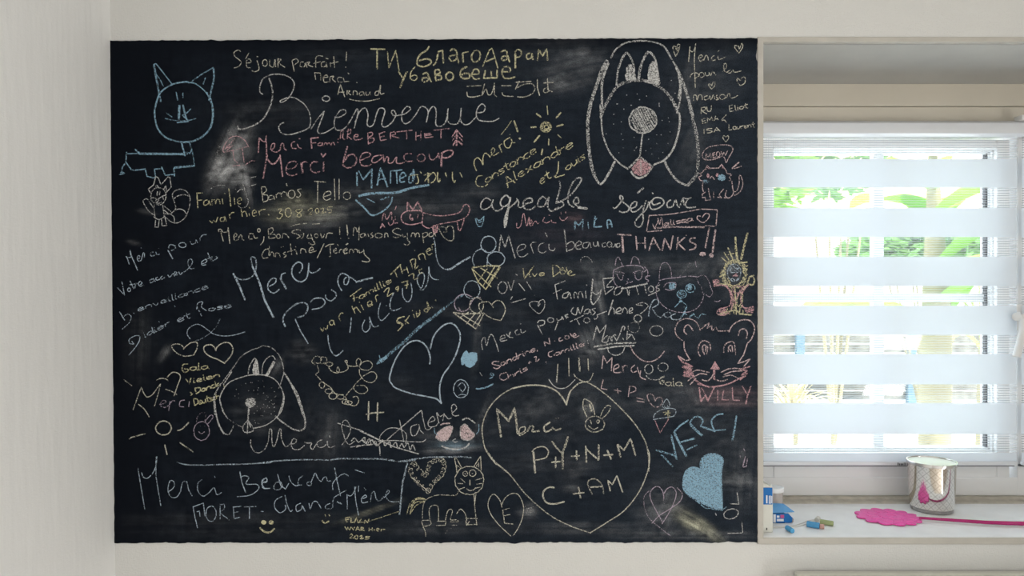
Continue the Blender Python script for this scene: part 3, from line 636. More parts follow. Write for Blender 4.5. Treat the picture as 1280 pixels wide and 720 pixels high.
draw(CW, 'blue chalk word above a thick blue stroke', 'blue', 2.2, (440, 150, 6), '''@2.6 /38 390,40 495;@1.8 /52 382,85 450;@2.6 /85 450,152 370,148 515;@2.8 /190 495,215 362,270 505;@2 /200 450,255 440;@2.2 /290 478,292 385,380 375;/335 380,340 480;365 440,405 420,385 395,362 420,365 465,400 462;460 385,430 430,430 470,455 465,470 420,462 375;/462 370,455 465''')
draw(CW, 'yellow chalk Japanese word beside the blue word', 'yellow', 1.8, (440, 150, 6), '''/430 420,500 410;490 420,500 450,495 475,478 478;/512 385,522 402;@2.4 /570 395,575 475;@1.8 /540 415,592 400;545 460,580 420,612 395,630 425,615 460,590 475;@2.2 645 390,642 440,652 465,665 442;/700 395,712 432;755 390,755 440,768 470,776 452;/810 395,828 432''')
draw(CM, 'blue chalk smile bowl under the thick blue stroke', 'blue', 2.2, (440, 150, 6), '''@4 50 572,150 552,330 545,450 510,580 488;@2.6 28 600,90 655,140 710,175 715;175 715,240 680,290 630,305 575;@1.8 /112 590,175 622;@2.6 #.45 /215 600,280 575''')
draw('chalk_mushroom', 'pink chalk mushroom over the wiped white patch', 'pink', 1.5, (130, 150, 6), '''905 245,895 225,920 170,960 130,1010 125,1060 155,1090 210;/900 245,990 225,1085 200,1090 215;905 225,950 180,985 140;920 235,970 190;/970 235,980 300,1022 340;/1040 215,1055 320;/970 345,1060 340;1060 340,1090 320,1110 308,1135 310;@1 /920 200,960 178;/915 215,975 192''')
draw(CX, 'half-wiped white chalk strokes around the mushroom', 'white', 1.4, (130, 150, 6), '''#.4 /930 75,955 110,980 130;#.5 /805 515,860 490,920 490;#.55 /1080 440,1145 425;/1090 500,1145 482;#.45 1045 480,1070 560,1085 610,1070 650,1030 660,1010 640;1000 545,1030 520,1045 525;#.35 1000 480,990 510,1000 545;@3 #.3 1050 360,1040 430,1060 520,1075 590;@4 #.3 /800 440,850 330,900 250;@5 #.25 /880 180,850 280,820 400;@4 #.25 /860 430,920 380,970 340''')
# family, yellow
lab = 'pale yellow chalk family message below the mushroom'
draw(CW, lab, 'yellow', 1.6, (130, 150, 6), '''@1.8 /700 545,708 662;/698 550,745 548;/705 605,740 600;@1.5 780 600,755 610,755 640,785 630,790 605,802 640;/815 640,812 600,835 600,840 630,850 595,870 600,874 632;/890 590,896 632;/905 548,912 554;@2 /940 510,955 652;@1.5 /980 580,985 637;1005 610,1035 600,1025 585,1005 600,1010 628,1030 630''')
draw(CW, lab, 'ivory', 1.5, (290, 150, z66), '''/248 565,262 682;248 560,280 560,290 590,262 620,300 630,300 670,262 685;340 630,315 635,315 665,345 655,348 630,360 668;/370 620,375 652;370 635,390 610,408 615;/410 605,415 642;410 625,430 600,447 605;/455 600,465 638;@2 /455 530,462 552;@1.5 o 500 620 28 34;580 575,550 585,575 620,560 645,540 640;@1.8 /688 512,785 520;/718 520,715 692;770 640,825 620,815 595,775 610,765 650,790 670,825 655;/855 490,860 668;/895 490,895 664;o 960 632 30 32''')
draw(CW, lab, 'yellow', 1.5, (260, 240, z66), '''/12 235,40 260,50 235,70 255,87 208;135 210,108 220,112 245,140 238,142 205,157 247;/180 185,190 227;182 200,200 175,222 172;@1.9 /280 145,290 207;@1.6 285 180,310 160,325 185,330 207;/345 175,350 202;/345 125,352 137;370 180,405 170,395 150,375 165,378 200,407 198;/425 155,435 197;428 170,450 150,482 145;@2 /505 185,512 195;
@1.8 585 145,620 145,600 175,625 190,600 225,575 215;o 672 172 25 38;/712 190,720 194;790 145,740 150,740 165,780 190,765 210,745 195,790 150;835 155,865 135,870 160,842 190,877 185;o 912 158 15 20;940 145,960 135,965 155,950 177,987 167;/1040 125,1000 125;1000 128,1000 150,1030 150,1025 172,1005 172''')
lab = 'ivory chalk good-stay message under the pale yellow family message'
draw(CW, lab, 'ivory', 1.5, (260, 240, z66), '''/132 412,110 330;95 335,92 315,112 312,130 335,165 330,172 295;@1.8 /172 295,186 432;@1.5 220 380,245 365,235 345,220 365,225 400,250 402;255 400,270 360,285 365,290 395,304 402;385 350,350 350,345 390,375 392;385 360,395 385,420 380;o 428 320 11 15;470 370,465 410,440 442;
510 385,505 310;505 310,540 300,545 330,520 350,560 355,562 380,510 390;o 590 370 15 18;620 388,630 350,655 355,682 388;775 320,740 315,700 335,740 350,770 370,740 390;#.5 775 360,800 345,790 385,770 380;840 350,830 385,870 385;860 350,875 400,895 430,870 440,840 422;o 905 365 15 16;940 345,955 385,975 350;985 387,1000 345,1042 345;#.55 /1100 290,1100 357;/1105 385,1112 390;#.62 /1160 280,1165 362;/1170 385,1178 390;
#.5 690 290,740 272,825 262;/870 270,935 264;515 475,480 480,455 520,465 552,505 545;510 530,515 450,515 530,535 500,550 515,555 542;565 542,570 510,592 512;/595 510,605 542;/610 460,616 462;/628 455,634 457;650 500,630 515,655 530,635 547;/690 430,700 527;/665 500,732 480;/735 490,745 522;/730 455,738 460;775 512,780 475,810 480,820 507;850 490,880 480,870 460,850 475,850 505,907 490;
/970 430,912 552;980 460,1010 440,1052 435;/1020 440,1025 535,1008 542;1055 495,1075 480,1065 470,1050 490,1060 510,1082 505;/1080 435,1090 450;1095 507,1105 480,1122 480;1130 495,1155 485,1145 475,1130 490,1140 515,1167 505;/1150 440,1165 428''')
draw(CW, lab, 'ivory', 1.5, (430, 230, z66), '''0 560,30 550,20 535,0 555,10 580,32 570;/20 510,38 495;45 577,55 545,75 550,80 572,90 545,110 548,117 572;125 550,135 575,160 560;165 545,175 590,215 630,200 650,150 642;/25 340,35 417;/40 450,42 457;80 432,85 370,100 365,115 400,130 350;/130 350,125 472;165 410,140 425,145 445,170 435,175 410,187 442;/200 415,210 442;240 405,225 420,245 435,225 452;o 290 430 30 20;340 447,345 410,362 415,370 442;
475 380,440 370,405 395,440 420,475 430,440 447,410 440;490 415,495 440,520 435;530 405,530 460,550 490,530 510,500 500;560 442,570 410,590 415,595 442,605 410,625 415,630 442;/655 410,665 492;655 415,690 405,695 430,665 447;735 405,710 415,715 440,745 430,750 400,767 437''')
draw(CW, 'tiny pink chalk word in front of the pink cat', 'pink', 1.7, (430, 230, z66), '318 305,335 245,360 295,395 235,400 300;370 320,385 345,410 330,415 300,420 325,450 325;/438 185,425 217;/428 270,430 300;@2 /305 370,320 330,342 362;/308 352,340 348')
draw(CC, 'long pink chalk cat with crown-like ears', 'pink', 1.9, (430, 230, z66), '''@2.2 /528 225,530 155,575 215,615 150,650 220,530 225;@1.9 640 225,540 225,490 250,478 290,500 325,560 340,640 325;/640 225,660 240,655 310,640 330;660 240,740 260,830 265,930 250,975 225,1000 180,1030 175,1048 210,1035 255,1005 285,940 310,850 325,760 345,725 365;655 312,655 340,690 365,715 370;945 320,955 380,970 385,995 320,1000 285;@2.2 /740 350,750 410,775 400,780 345;/762 350,760 410;@1.7 555 250,550 280,560 300,580 300;/555 265,562 255;/620 255,612 285;560 305,570 285,578 302''')
draw(CH_, 'small ivory chalk heart hanging under the pink cat', 'ivory', 1.6, (430, 230, z66), '830 400,855 400,855 375,830 358,800 362,795 380,830 440,875 472,910 465,915 410,905 360,870 353,850 385')
draw(CC, 'tiny blue chalk cat face right of the pink cat', 'blue', 1.7, (430, 230, z66), '/1095 285,1105 325,1120 355,1145 355,1160 320,1168 270,1140 300,1120 305,1100 285;/1115 315,1135 320,1150 308')
draw(CX, 'pale blue chalk hook swinging up to the upper ice cream', 'sky', 1.9, (430, 230, z66), '@1.7 745 440,760 500,765 560,775 620,800 680,850 712,900 700;@2.8 860 715,900 702,970 655,1055 608')
# blue-grey left block
lab = 'pale blue slanting chalk letter of thanks at the left edge'
draw(CW, lab, 'sky', 1.5, (140, 270, z66), '''120 340,130 345,150 404;/125 345,165 345,155 285;@1.8 /155 285,170 340,220 454;@1.5 220 360,240 345,230 330,215 345,225 375,250 370;250 367,265 310,275 315,275 347;350 300,325 310,335 335,367 325;/370 300,380 325,402 318;/392 265,398 269;/245 265,252 269;@2 /470 285,512 358;@1.6 475 270,490 240,530 250,530 275,495 290;o 592 243 30 20;655 210,670 235,700 225,705 200,720 228;/735 215,740 190;735 190,760 160,792 155;
/50 595,110 660,87 545;o 148 615 12 15;/155 540,187 607;/150 575,202 565;195 602,205 565,227 565;230 580,255 560,240 545,225 565,240 585,272 575;345 525,320 535,330 558,352 540,350 520,367 547;385 510,370 520,380 535,407 525;425 500,410 515,420 527,447 510;470 490,485 510,505 490,515 480,527 502;520 495,545 475,530 465,525 490,552 490;560 465,575 487,592 470;600 470,640 440,675 390,665 360,640 370,640 410,660 440,692 435;755 400,790 385,790 360,755 380,755 410,792 405;/800 300,827 372;/780 365,842 340;835 355,840 375,882 350,870 338''')
draw(CW, lab, 'sky', 1.4, (140, 370, z66), '''@1.8 /68 130,112 202;105 170,135 150,165 170,150 220,90 277;/185 140,190 147;t215,130 812,-66 24 enveillance;185 400,155 395,150 360,200 330,235 335,230 380,190 440,145 492;170 375,190 402;t268,350 490,238 26 idier;/395 210,400 220;t545,222 662,180 28 et;@1.7 /710 80,752 168;@1.5 710 110,720 60,760 50,750 90,792 122;t800,130 1003,92 24 ose;/525 80,532 90''')
draw(CX, 'thin grey looping flourish under the pale blue letter', 'sky', 1.2, (140, 370, z66), '#.5 905 190,875 250,820 310,740 360,690 372;658 358,632 320,640 275,690 240,740 240,800 280,850 315,930 332,1020 325,1120 295')
# big pale blue Merci pour l'accueil
lab = 'large pale blue chalk thanks for the welcome, slanting across the middle'
draw(CW, lab, 'sky', 2.0, (280, 310, z66), '''@2.8 /80 210,130 310,182 437;@2 90 235,140 262,200 258,250 225,272 160,268 95,245 75,228 90,240 150;@3 /240 150,300 290,345 440,418 582;@2 380 320,430 290,435 255,400 258,370 300,375 350,420 375,468 340;@2.6 /470 245,522 342;@1.9 480 250,485 220,517 208;@2.1 630 210,655 170,650 130,615 120,575 160,570 220,600 265,650 282,690 250,705 190,710 125;710 180,725 205,770 200,805 170;
@2.3 515 657,495 600,515 545,570 490,630 458,690 465,700 510,670 560,615 578;/595 590,640 690,705 797;@2 722 450,760 420,820 420,845 455,810 495,735 512;850 390,855 420,895 440,935 405,930 370,895 346;985 357,955 300,955 245,985 212,1025 225,1045 250,1030 300,1005 300,1005 260,1040 240,1080 260,1110 282;@2.6 1100 285,1160 268,1243 248''')
draw(CW, lab, 'sky', 1.7, (420, 300, z66), '''/130 645,125 710,117 772;242 665,222 715,228 752,255 765,285 725,280 640;@2 280 640,300 700,325 725,357 712;@1.7 375 520,355 590,360 650,390 668,447 608;@2 485 435,455 510,455 570,485 587,547 565;/420 545,424 550;@1.7 555 400,560 470,595 515,625 490,635 420,625 358;710 270,685 300,680 350,710 400,735 340,735 285,710 270;700 412,730 412,765 350,775 222;775 225,785 290,815 325,857 330''')
draw(CW, lab, 'sky', 1.9, (370, 400, z66), '268 118,275 190,300 265,340 297,395 252')
lab = 'yellow chalk family note slanting between the pale blue words'
draw(CW, lab, 'yellow', 1.7, (420, 300, z66), '''/120 470,215 400;/150 460,155 512;/140 490,187 475;t195,500 468,352 28 amillie;@2 /455 290,542 203;/490 255,512 312;/535 205,555 282;/590 225,605 277;/550 262,590 240;/650 155,620 170,640 242;640 160,665 165,660 240,687 215;/650 205,670 190;700 165,690 130,730 115,748 167;755 100,790 80,775 70,755 95,775 125,802 110;/800 60,805 88;800 60,800 40,822 33;
/135 550,162 612;150 590,170 560,207 607;/210 540,232 582;/195 515,200 522;265 545,300 530,290 505,265 525,275 555,312 535;/330 480,342 517;330 490,335 465,357 458;400 435,425 405,445 405,430 467,477 440;525 385,500 400,510 415,525 390,515 432;/545 355,600 340,588 408;/565 380,610 368;605 300,640 280,650 290,650 330,687 315;/690 250,700 280,722 270;/690 255,717 240;@1.8 575 637,520 652,515 680,545 690,552 717;/652 85,660 90''')
draw(CW, lab, 'yellow', 1.7, (280, 310, z66), '/805 665,825 697,835 665,860 682,867 643;o 900 622 18 20;/915 600,927 642;/955 570,975 607;958 575,975 545,997 543')
draw(CW, 'short yellow chalk word along the thick blue arrow', 'yellow', 1.7, (460, 360, z66), '300 235,250 260,245 290,290 300,285 320,248 358;/310 265,315 302;/347 228,315 275,342 297;/380 215,390 247;/370 185,373 191;@2 /405 195,410 242;410 242,430 220,415 208;/430 180,437 217;@1.8 525 165,475 175,475 200,500 190,495 115,512 182;/528 155,542 165;@2.2 /562 100,572 106')
draw('chalk_arrow', 'thick blue chalk arrow pointing down left across the board centre', 'blue', 5, (460, 360, z66), '@4.8 #.5 140 580,180 548,300 450,420 335,540 245,640 165;@3.2 #.5 640 165,720 100,800 58;@2.2 #.55 /75 632,180 545;/95 610,160 575;@1.5 /95 555,102 590,75 632,135 610')
lab = 'chalk ice cream cone with two scoops, lower of the two cones'
draw(CI, lab, 'sky', 1.6, (460, 360, z66), 'o 867 15 66 74')
draw(CI, lab + ', its left scoop', 'lilac', 1.7, (460, 360, z66), '870 75,800 50,740 80,720 130,740 180,790 195,840 170,862 120,890 85,940 78;/755 160,770 185,740 185')
draw(CI, lab + ', its cone', 'ivory', 1.6, (460, 360, z66), 'o 905 145 58 64;@2.4 /710 205,800 215,965 210;@2 /710 205,900 340;/900 340,965 215;@1.6 /760 205,935 315;/840 200,760 250;/900 205,820 300;/940 220,870 320')
draw(CH_, 'ivory chalk heart beside the lower ice cream', 'ivory', 1.6, (460, 360, z66), '945 205,925 160,935 125,1000 115,1030 140,1045 165;1030 140,1070 105,1115 115,1145 175,1125 240,1105 270;1110 270,1060 262,1000 235,960 205')
lab = 'chalk ice cream cone with three scoops, upper of the two cones'
draw(CI, lab, 'sky', 1.7, (560, 280, z66), 'o 338 170 62 68;330 240,280 208,225 240,205 300,222 350;o 400 292 72 60;/345 235,328 290,325 347')
draw(CI, lab + ', its cone', 'yellow', 2.0, (560, 280, z66), '@2.6 200 365,320 350,435 352;@2 /200 370,250 480,315 545,435 362;@1.7 /210 380,360 525;/270 365,412 452;/335 360,245 490;/390 355,295 515;/425 362,330 500')
draw(CH_, 'large blue-outlined chalk heart under the thick arrow', 'sky', 2.2, (460, 360, z66), '515 635,520 580,495 500,450 450,390 438,320 470,260 545,215 630,185 727,183 770,198 795,235 833,363 878,493 903,573 923,613 963;520 510,545 410,600 335,665 295,720 305,765 370,765 450,730 560,680 650,630 720,603 793,598 863,605 933,614 962')
draw(CH_, 'small solid blue chalk heart left of the centre', 'blue', 2.4, (460, 360, z66), 'f 785 640,780 590,800 545,820 525,835 545,870 540,905 545,905 600,880 640,850 660,820 645,805 625;/785 640,780 590,800 545,820 525,835 548,870 540,905 545,905 600,880 640,850 658,820 645,805 625,785 640;h 60 22:790 620,785 590,805 550,820 535,840 555,895 552,900 600,875 635,850 650,815 635', pr=.85)
# middle-right block
draw(CW, 'white chalk thanks with a name list below it, right of centre', 'white', 1.6, (590, 370, z66), '''88 448,80 380,105 345,122 412,145 335,170 325,200 390,222 462;240 360,275 345,265 325,240 340,240 375,292 365;285 312,305 335,320 300,312 312,310 340,342 347;380 280,360 295,370 325,402 315;405 275,410 300,425 305,447 290;/398 228,408 233;/545 240,587 322;545 225,560 205,600 205,600 235,560 250;o 655 200 25 20;705 185,715 205,745 190,750 170,762 197;/770 160,790 187;765 165,800 150,780 170,807 177;#.45 /650 240,656 262;/715 215,690 287;
#.6 /815 215,930 160;/870 190,897 242;o 955 202 25 22;1015 180,1025 195,1045 175,1040 158''')
draw(CW, 'pale pink chalk list of names right of the solid blue heart', 'rose', 1.8, (590, 370, z66), '''225 545,185 545,170 565,225 580,235 590,205 605,178 595;t240,585 552,447 26 andrine,;/610 418,600 380,650 400,640 348;@2.2 /685 370,692 376;@1.8 740 345,725 355,730 375,757 365;o 790 343 18 14;/815 308,837 342;840 335,865 325,850 310,840 330,855 345,892 330;290 635,240 650,235 685,265 700,302 680;t300,695 468,612 24 hris;@2.2 /472 562,482 545,494 552;@1.8 515 510,535 505,530 540,545 540,562 522;/615 545,620 567;675 455,640 470,640 500,667 505;t682,502 942,410 22 amille''')
draw(CW, 'faint grey chalk lines beside the list of names', 'white', 1.4, (590, 370, z66), '#.45 /960 365,970 410;/65 635,87 667')
draw(CW, 'small blue chalk curl beside the solid blue heart', 'blue', 1.6, (590, 370, z66), '185 650,160 640,155 660,180 655,170 675,145 687')
draw(CM, 'ivory chalk smiley of strokes above the big ivory heart', 'ivory', 1.7, (590, 370, z66), '@2.8 /890 510,897 627;/965 520,970 622;@1.6 /805 515,808 667;/715 565,705 720;845 645,870 680,930 710,980 700,1010 640')
draw(CM, 'grey chalk smile left of the ivory stroke smiley', 'white', 1.5, (590, 470, 1200 / 230), '500 20,530 60,570 80,620 70,672 22;/552 0,550 40')
draw(CW, 'white chalk question word under the upper ice cream', 'white', 1.6, (560, 280, z66), 'o 455 530 38 48;/500 480,525 557,550 468;/578 428,564 418;/590 495,640 557;/655 480,697 547;@2 /720 590,724 593;@1.7 /520 630,537 604;@1.8 /525 657,647 622')
draw(CH_, 'small thin white chalk heart right of the question word', 'white', 1.3, (590, 370, z66), '545 82,565 70,555 50,510 45,480 60,490 90,555 145,600 100,605 50,590 30,560 45,550 80,560 85')
draw(CW, 'yellow chalk cheer for the town, centre right', 'yellow', 1.6, (560, 280, z66), '@1.9 /625 370,637 455,715 350;@1.5 t668,440 810,430 26 ive;@1.9 /870 345,876 442;868 345,910 350,935 390,880 437;@1.6 o 955 400 22 18;/985 360,997 422;1000 415,1030 400,1015 390,1000 410,1015 430,1062 420;/945 374,955 362,964 372')
lab = 'white chalk thank-you line ending above the word of thanks, right half'
draw(CW, lab, 'white', 1.4, (590, 230, z66), '''@1.9 /225 567,240 425,275 530,305 430,360 620;@1.4 385 560,440 535,440 505,400 510,375 550,390 600,430 605,467 580;/490 510,512 582;485 520,500 490,537 485;600 490,560 510,555 560,590 575,617 560;640 500,645 545,680 555,692 530;/610 405,627 442;@1.8 /768 380,790 567;@1.6 785 505,830 480,855 510,840 540,790 560;865 520,910 500,895 475,865 500,870 540,912 540;975 485,930 495,925 530,960 530,980 490,992 532;1010 485,1015 515,1040 515,1045 480,1057 522;1110 490,1085 500,1090 525,1117 520;o 1145 505 20 22;#.4 905 652,910 620,950 605,990 630,1000 657''')
draw(CW, lab, 'white', 1.4, (760, 230, 1200 / 190), '20 475,30 500,50 490,58 470,62 500;/65 475,70 507;65 475,90 470,90 495,70 500')
draw(CW, 'pale pink capital letters of thanks, right of centre', 'rose', 2.3, (760, 230, 1200 / 190), '''@2.2 /70 398,185 405;@3.2 /110 405,118 542;@2.2 /218 410,228 522;/290 420,292 517;@1.6 /222 468,290 468;@2.2 /320 527,355 420,395 500,410 522;@1.6 /330 475,395 470;@2.4 /425 527,445 430,490 517,512 408;@2.2 /550 418,540 522;/605 420,550 470,607 522;690 425,655 430,645 455,690 480,680 510,638 522;@2 /612 402,616 410;@2.4 /797 345,765 507;@3 /845 360,822 542;b 745 553 26 16;b 813 565 18 17''')
lab = 'lilac chalk name plate frame with a tiny heart'
draw('chalk_name_plate', lab, 'rose', 1.7, (760, 230, 1200 / 190), '''/325 248,302 378,430 368;320 250,480 240,660 212,740 200,860 205;/860 205,850 330;@2.6 360 352,430 345,500 340,760 342;@1.7 /760 330,840 335;@1.4 350 315,365 345,390 300,392 270,405 320,418 265,432 332;t436,335 670,290 22 elissa;730 255,705 255,705 280,750 305,790 270,795 240,765 235,742 265;/560 300,632 308''')
draw(CW, 'large white chalk adjective in joined script, upper right of centre', 'white', 2.3, (590, 230, z66), '''@2 160 140,120 118,80 155,75 200,110 212,160 180,178 130;175 140,165 180,190 220,230 220,268 188;320 130,285 95,245 130,238 170,265 190,310 160,322 110;@2.4 322 110,300 200,285 280,272 367;310 190,290 235,270 300,275 360,292 300,305 210,350 170,380 135;@2 370 120,390 150,385 190,420 195,452 165;440 165,500 150,490 120,445 130,425 170,440 205,490 212,532 185;620 130,590 105,550 150,550 185,590 190,620 150,640 110,630 170,640 215,670 225,722 190;
@2.4 728 -25,735 30,715 100,700 165;@2 700 162,750 150,762 180,720 205,690 217;705 150,750 140,800 110,850 60,910 -30,890 -50,850 -27,815 40,798 110,808 170,850 195;840 160,885 160,880 110,850 130,850 160,890 190,960 202;@3 /880 198,962 206''')
draw(CW, 'large white chalk noun in joined script left of the pink-tailed cat', 'white', 2.1, (760, 230, 1200 / 190), '''35 187,60 190,110 130,115 105,95 95,100 130,160 180,155 215,110 225,85 215;165 200,215 180,225 145,200 145,175 180,190 220,230 210,272 170;@3 /280 30,230 74;@2.4 /345 68,356 80;@2.1 300 130,275 210,275 290,255 335,225 335,212 300,250 250,300 200,320 140;345 130,325 160,345 200,400 190,440 150,420 115,370 110,345 140,360 165,412 150;495 125,465 150,470 185,510 175,530 125,545 170,565 187;565 177,590 115,625 120,655 108;630 115,608 165,630 188,692 182;590 120,600 170''')
draw(CW, 'small pink chalk word of thanks under the joined script', 'pink', 1.4, (590, 230, z66), '372 325,375 365,405 350,430 245,455 350,475 280,482 335;470 345,500 320,490 300,475 330,490 350,508 340;505 335,530 310,545 332,562 320;605 278,590 310,620 325,652 310;660 300,670 320,702 325;/638 260,650 264')
draw(CM, 'tiny pink chalk smiley after the small pink word', 'pink', 1.5, (590, 230, z66), '/740 235,742 252;/780 230,780 247;730 275,740 300,770 302,797 273')
draw(CW, 'small blue chalk name in capitals, upper right of centre', 'blue', 1.9, (590, 230, z66), '@2.4 /855 382,858 310,890 350,925 295;/925 310,920 382;@2 /965 315,970 377;@2.4 /1025 265,1015 360,1082 355;@1.8 /1010 320,1042 283;@2.2 1130 372,1125 310,1150 305,1167 362;/1120 345,1160 330')
# second row family block
draw(CW, 'white chalk English family line right of centre', 'white', 1.7, (680, 320, z66), '''/90 235,112 362;/90 240,177 205;/75 310,152 275;205 300,165 315,155 345,190 345,210 305,227 357;250 357,250 310,265 305,285 350,290 305,310 300,325 347;/345 290,350 352;@1.9 /352 238,358 246;@2.2 405 190,395 300,390 370,408 407;395 290,430 320,465 300,475 280,460 340,410 407;@1.9 /485 190,585 180;/490 195,510 322;585 180,520 255,580 260,512 317;@1.8 640 255,600 265,582 310,600 328,640 300,652 262,660 275;@2.4 /640 272,690 265,862 230;@1.8 /690 275,702 332;/712 270,705 330;/765 250,787 322;/835 245,852 312;o 890 275 22 25;965 240,930 260,960 285,865 330;/530 260,580 258;
245 425,225 465,265 490,280 430,300 480,327 413;375 440,345 450,335 480,370 475,380 445,392 487;430 435,400 445,425 470,403 492;/440 490,522 460;@2 /575 360,535 492;@1.8 545 460,565 430,580 440,587 487;600 470,640 450,630 430,605 445,600 475,642 480;650 472,665 430,690 450,692 482;705 465,735 450,730 430,710 445,710 475,737 470;765 405,820 388,865 410,850 440,800 482;/765 405,820 412;o 780 520 32 30''')
draw(CW, 'dog name in white and blue chalk under the dog face', 'sky', 1.8, (680, 320, z66), '@2 870 502,880 430,910 370,945 365,950 400,900 432;900 435,935 490,970 510,1002 480;o 1030 490 30 22;1095 480,1060 495,1065 525,1110 530,1142 520')
draw(CW, 'dog name in white and blue chalk under the dog face', 'blue', 1.8, (780, 290, z66), '@3 #.5 /500 620,515 640,490 690,460 718;@2.2 520 622,490 690;/520 690,490 665;545 705,575 680,590 700,620 717;640 680,680 690;620 715,640 682;/540 715,580 680')
draw(CC, 'lilac chalk cat face above the English family line', 'lilac', 1.5, (680, 320, z66), '''/590 85,600 25;600 25,620 10,640 50,652 82;/720 75,735 15;735 15,755 5,785 30,797 72;585 115,640 90,720 78,800 85,832 112;580 110,575 170,590 230,627 262;835 90,860 120,862 160,855 182;/590 130,640 135,672 147;/735 140,790 120,830 130;830 135,855 112;605 150,625 190,645 200,660 158;755 140,760 180,785 200,810 180,815 133;690 190,705 195,690 215,720 220,737 210;/675 237,700 225;882 165,850 170,845 190,870 205,850 222''')
draw(CD, 'faint grey chalk dog face with blue eyes and nose, right side', 'lilac', 1.3, (780, 290, z66), '''290 402,295 330,310 270,345 255,375 280,390 330,395 387;290 420,270 460,270 530,310 600,370 645,450 668,540 665,610 630,650 570,664 510;290 405,350 390,440 380,540 368,612 375;610 375,660 360,700 400,720 460,735 510,710 540,680 523;#.45 /600 385,620 430,640 455,655 512;#.3 @2 /550 250,530 290,455 377;/590 245,602 292;#.6 750 575,780 580,799 568;330 460,350 430,400 420,430 430,420 470,380 485,340 475''')
draw(CD, 'faint grey chalk dog face with blue eyes and nose, right side', 'blue', 1.6, (780, 290, z66), 'b 400 452 31 31;o 550 468 38 36;b 545 462 22 24;o 478 518 38 32;#.4 b 478 518 30 24;#.6 /465 545,465 580,420 627;470 570,500 595,522 612;@2 /455 580,480 580,468 550')
lab = 'yellow and pink chalk tree figure with spiky hair at the right edge'
ring = 'o 915 350 92 105 0 .10;@2 o 915 350 82 95 0 .12;@2.2 o 918 350 100 112 0 .10'
draw(CT, lab + ', its yellow crown', 'yellow', 2.2, (780, 290, z66), ring + ''';@3.2 /925 40,928 130,942 240;@3.4 /1027 5,995 130,972 232;@2.2 /862 130,912 247;@1.8 /830 170,882 252;@1.6 /808 212,852 250;@1.5 /915 178,858 192;
/840 330,815 325,800 345,830 360;/845 350,790 375,830 350;@2.6 /860 380,885 440,920 460;@2.4 985 482,1020 440,1040 380,1065 372,1082 400,1070 440,1030 432;/1050 370,1080 360;/985 300,1025 310;/970 260,1025 250;/1000 290,1030 280;@2.4 /780 690,860 662,930 650,965 682,1062 692;@2 h 90 26:830 640,960 630,990 685,800 690;@1.6 /890 480,900 560,920 650;/960 480,985 560,970 640;o 960 560 22 60 10;/920 470,930 650;@1.8 750 440,790 430,850 440''')
draw(CT, lab + ', its pink trunk and arms', 'pink', 2.2, (780, 290, z66), '''735 405,780 402,745 450,800 442,850 455,880 500,890 570,870 620,790 642,775 680,830 692,872 670;1078 622,1000 632,970 570,985 500,1040 432;@2.6 h 10 14:735 405,785 405,790 430,745 450;h 20 16:785 645,850 640,840 680,790 685;h -20 14:1000 640,1075 625,1070 670,1010 670;@2 /850 440,900 520,905 600;/980 470,930 560;/1000 450,940 520;/870 470,930 600;@2 /900 372,940 345;/910 365,945 365;o 940 480 40 30;/905 590,890 650''')
draw(CT, lab + ', its blue-grey face', 'sky', 1.6, (780, 290, z66), '#.55 /870 320,900 300;/885 330,890 290;/930 300,950 305;/935 315,960 295;/880 400,900 385,930 410,950 380;o 915 340 55 70;/880 340,950 335;@2 #.4 h 30 22:870 290,965 290,965 330,870 330')
draw(CR, 'pink chalk bear cub face with round ears', 'rose', 2.0, (730, 390, 1200 / 220), '''@1.8 670 195,630 160,620 110,650 60,710 45,765 70,790 127;700 155,680 130,690 95,715 90,742 127;/785 125,830 85,850 75,838 110,868 92,870 130,898 103,912 130,990 127;985 137,1010 90,1070 55,1130 60,1160 110,1140 180,1110 212;1050 162,1060 125,1090 115,1110 140,1104 182;680 200,685 260,722 327;/720 325,690 330,640 298,660 325;/1110 215,1085 292,1045 350,1080 340,1130 320,1085 372;
790 302,775 260,790 210,820 195,855 215,860 262;820 290,803 250,815 225,840 240,832 287;/805 235,812 280;/830 230,825 270;950 277,955 230,985 205,1020 210,1030 292;980 272,985 235,1005 230,1010 272;/990 250,1000 270;@2 800 460,840 467,870 440,885 400;885 455,930 470,977 458;@1.8 730 415,770 395,852 412;750 440,790 420,837 425;/720 495,762 450;/705 470,750 430;930 412,990 385,1062 385;950 427,1010 405,1082 400;940 442,1000 430,1052 452''')
draw(CR, 'pink chalk bear cub face with round ears', 'pink', 2.4, (730, 390, 1200 / 220), '@3 /640 300,670 340,735 370,670 375,735 390,690 412,740 420,675 432,740 442;@2.4 #.5 h 20 14:670 360,735 365,740 440,680 440;#.62 /1130 370,1060 390,1110 398,1070 430,1110 418,1060 462;735 420,760 465,830 505,900 507,990 485,1050 455,1100 435;/770 490,810 495;f 858 388,876 360,890 335,906 360,922 388,890 392;@3.4 /885 390,885 462')
draw(CW, 'pink capital name under the bear cub face', 'pink', 2.0, (770, 480, z66), '@2.2 /690 25,705 145,742 90,762 140,817 25;/710 30,770 140;/845 50,845 137;/895 40,880 130,937 130;/965 25,970 132,1027 135;/1048 15,1085 78;@2.4 /1120 15,1095 90,1078 167')
draw(CW, 'underlined white signature with a star-like last letter', 'white', 1.8, (730, 390, 1200 / 220), '''/60 192,85 95,105 140,150 88,120 202;160 160,135 180,130 205,160 200,170 165,187 197;/185 165,192 200;185 175,205 155,218 158;/200 158,222 196;222 196,245 145,262 100,276 104,272 125;/262 175,270 190;/295 128,290 187;/290 150,325 155,347 192;/320 152,290 190;@2.6 /65 237,200 212,357 210;@2.4 /90 254,215 235,342 228;@1.6 160 240,170 275,215 295,260 275,278 233''')
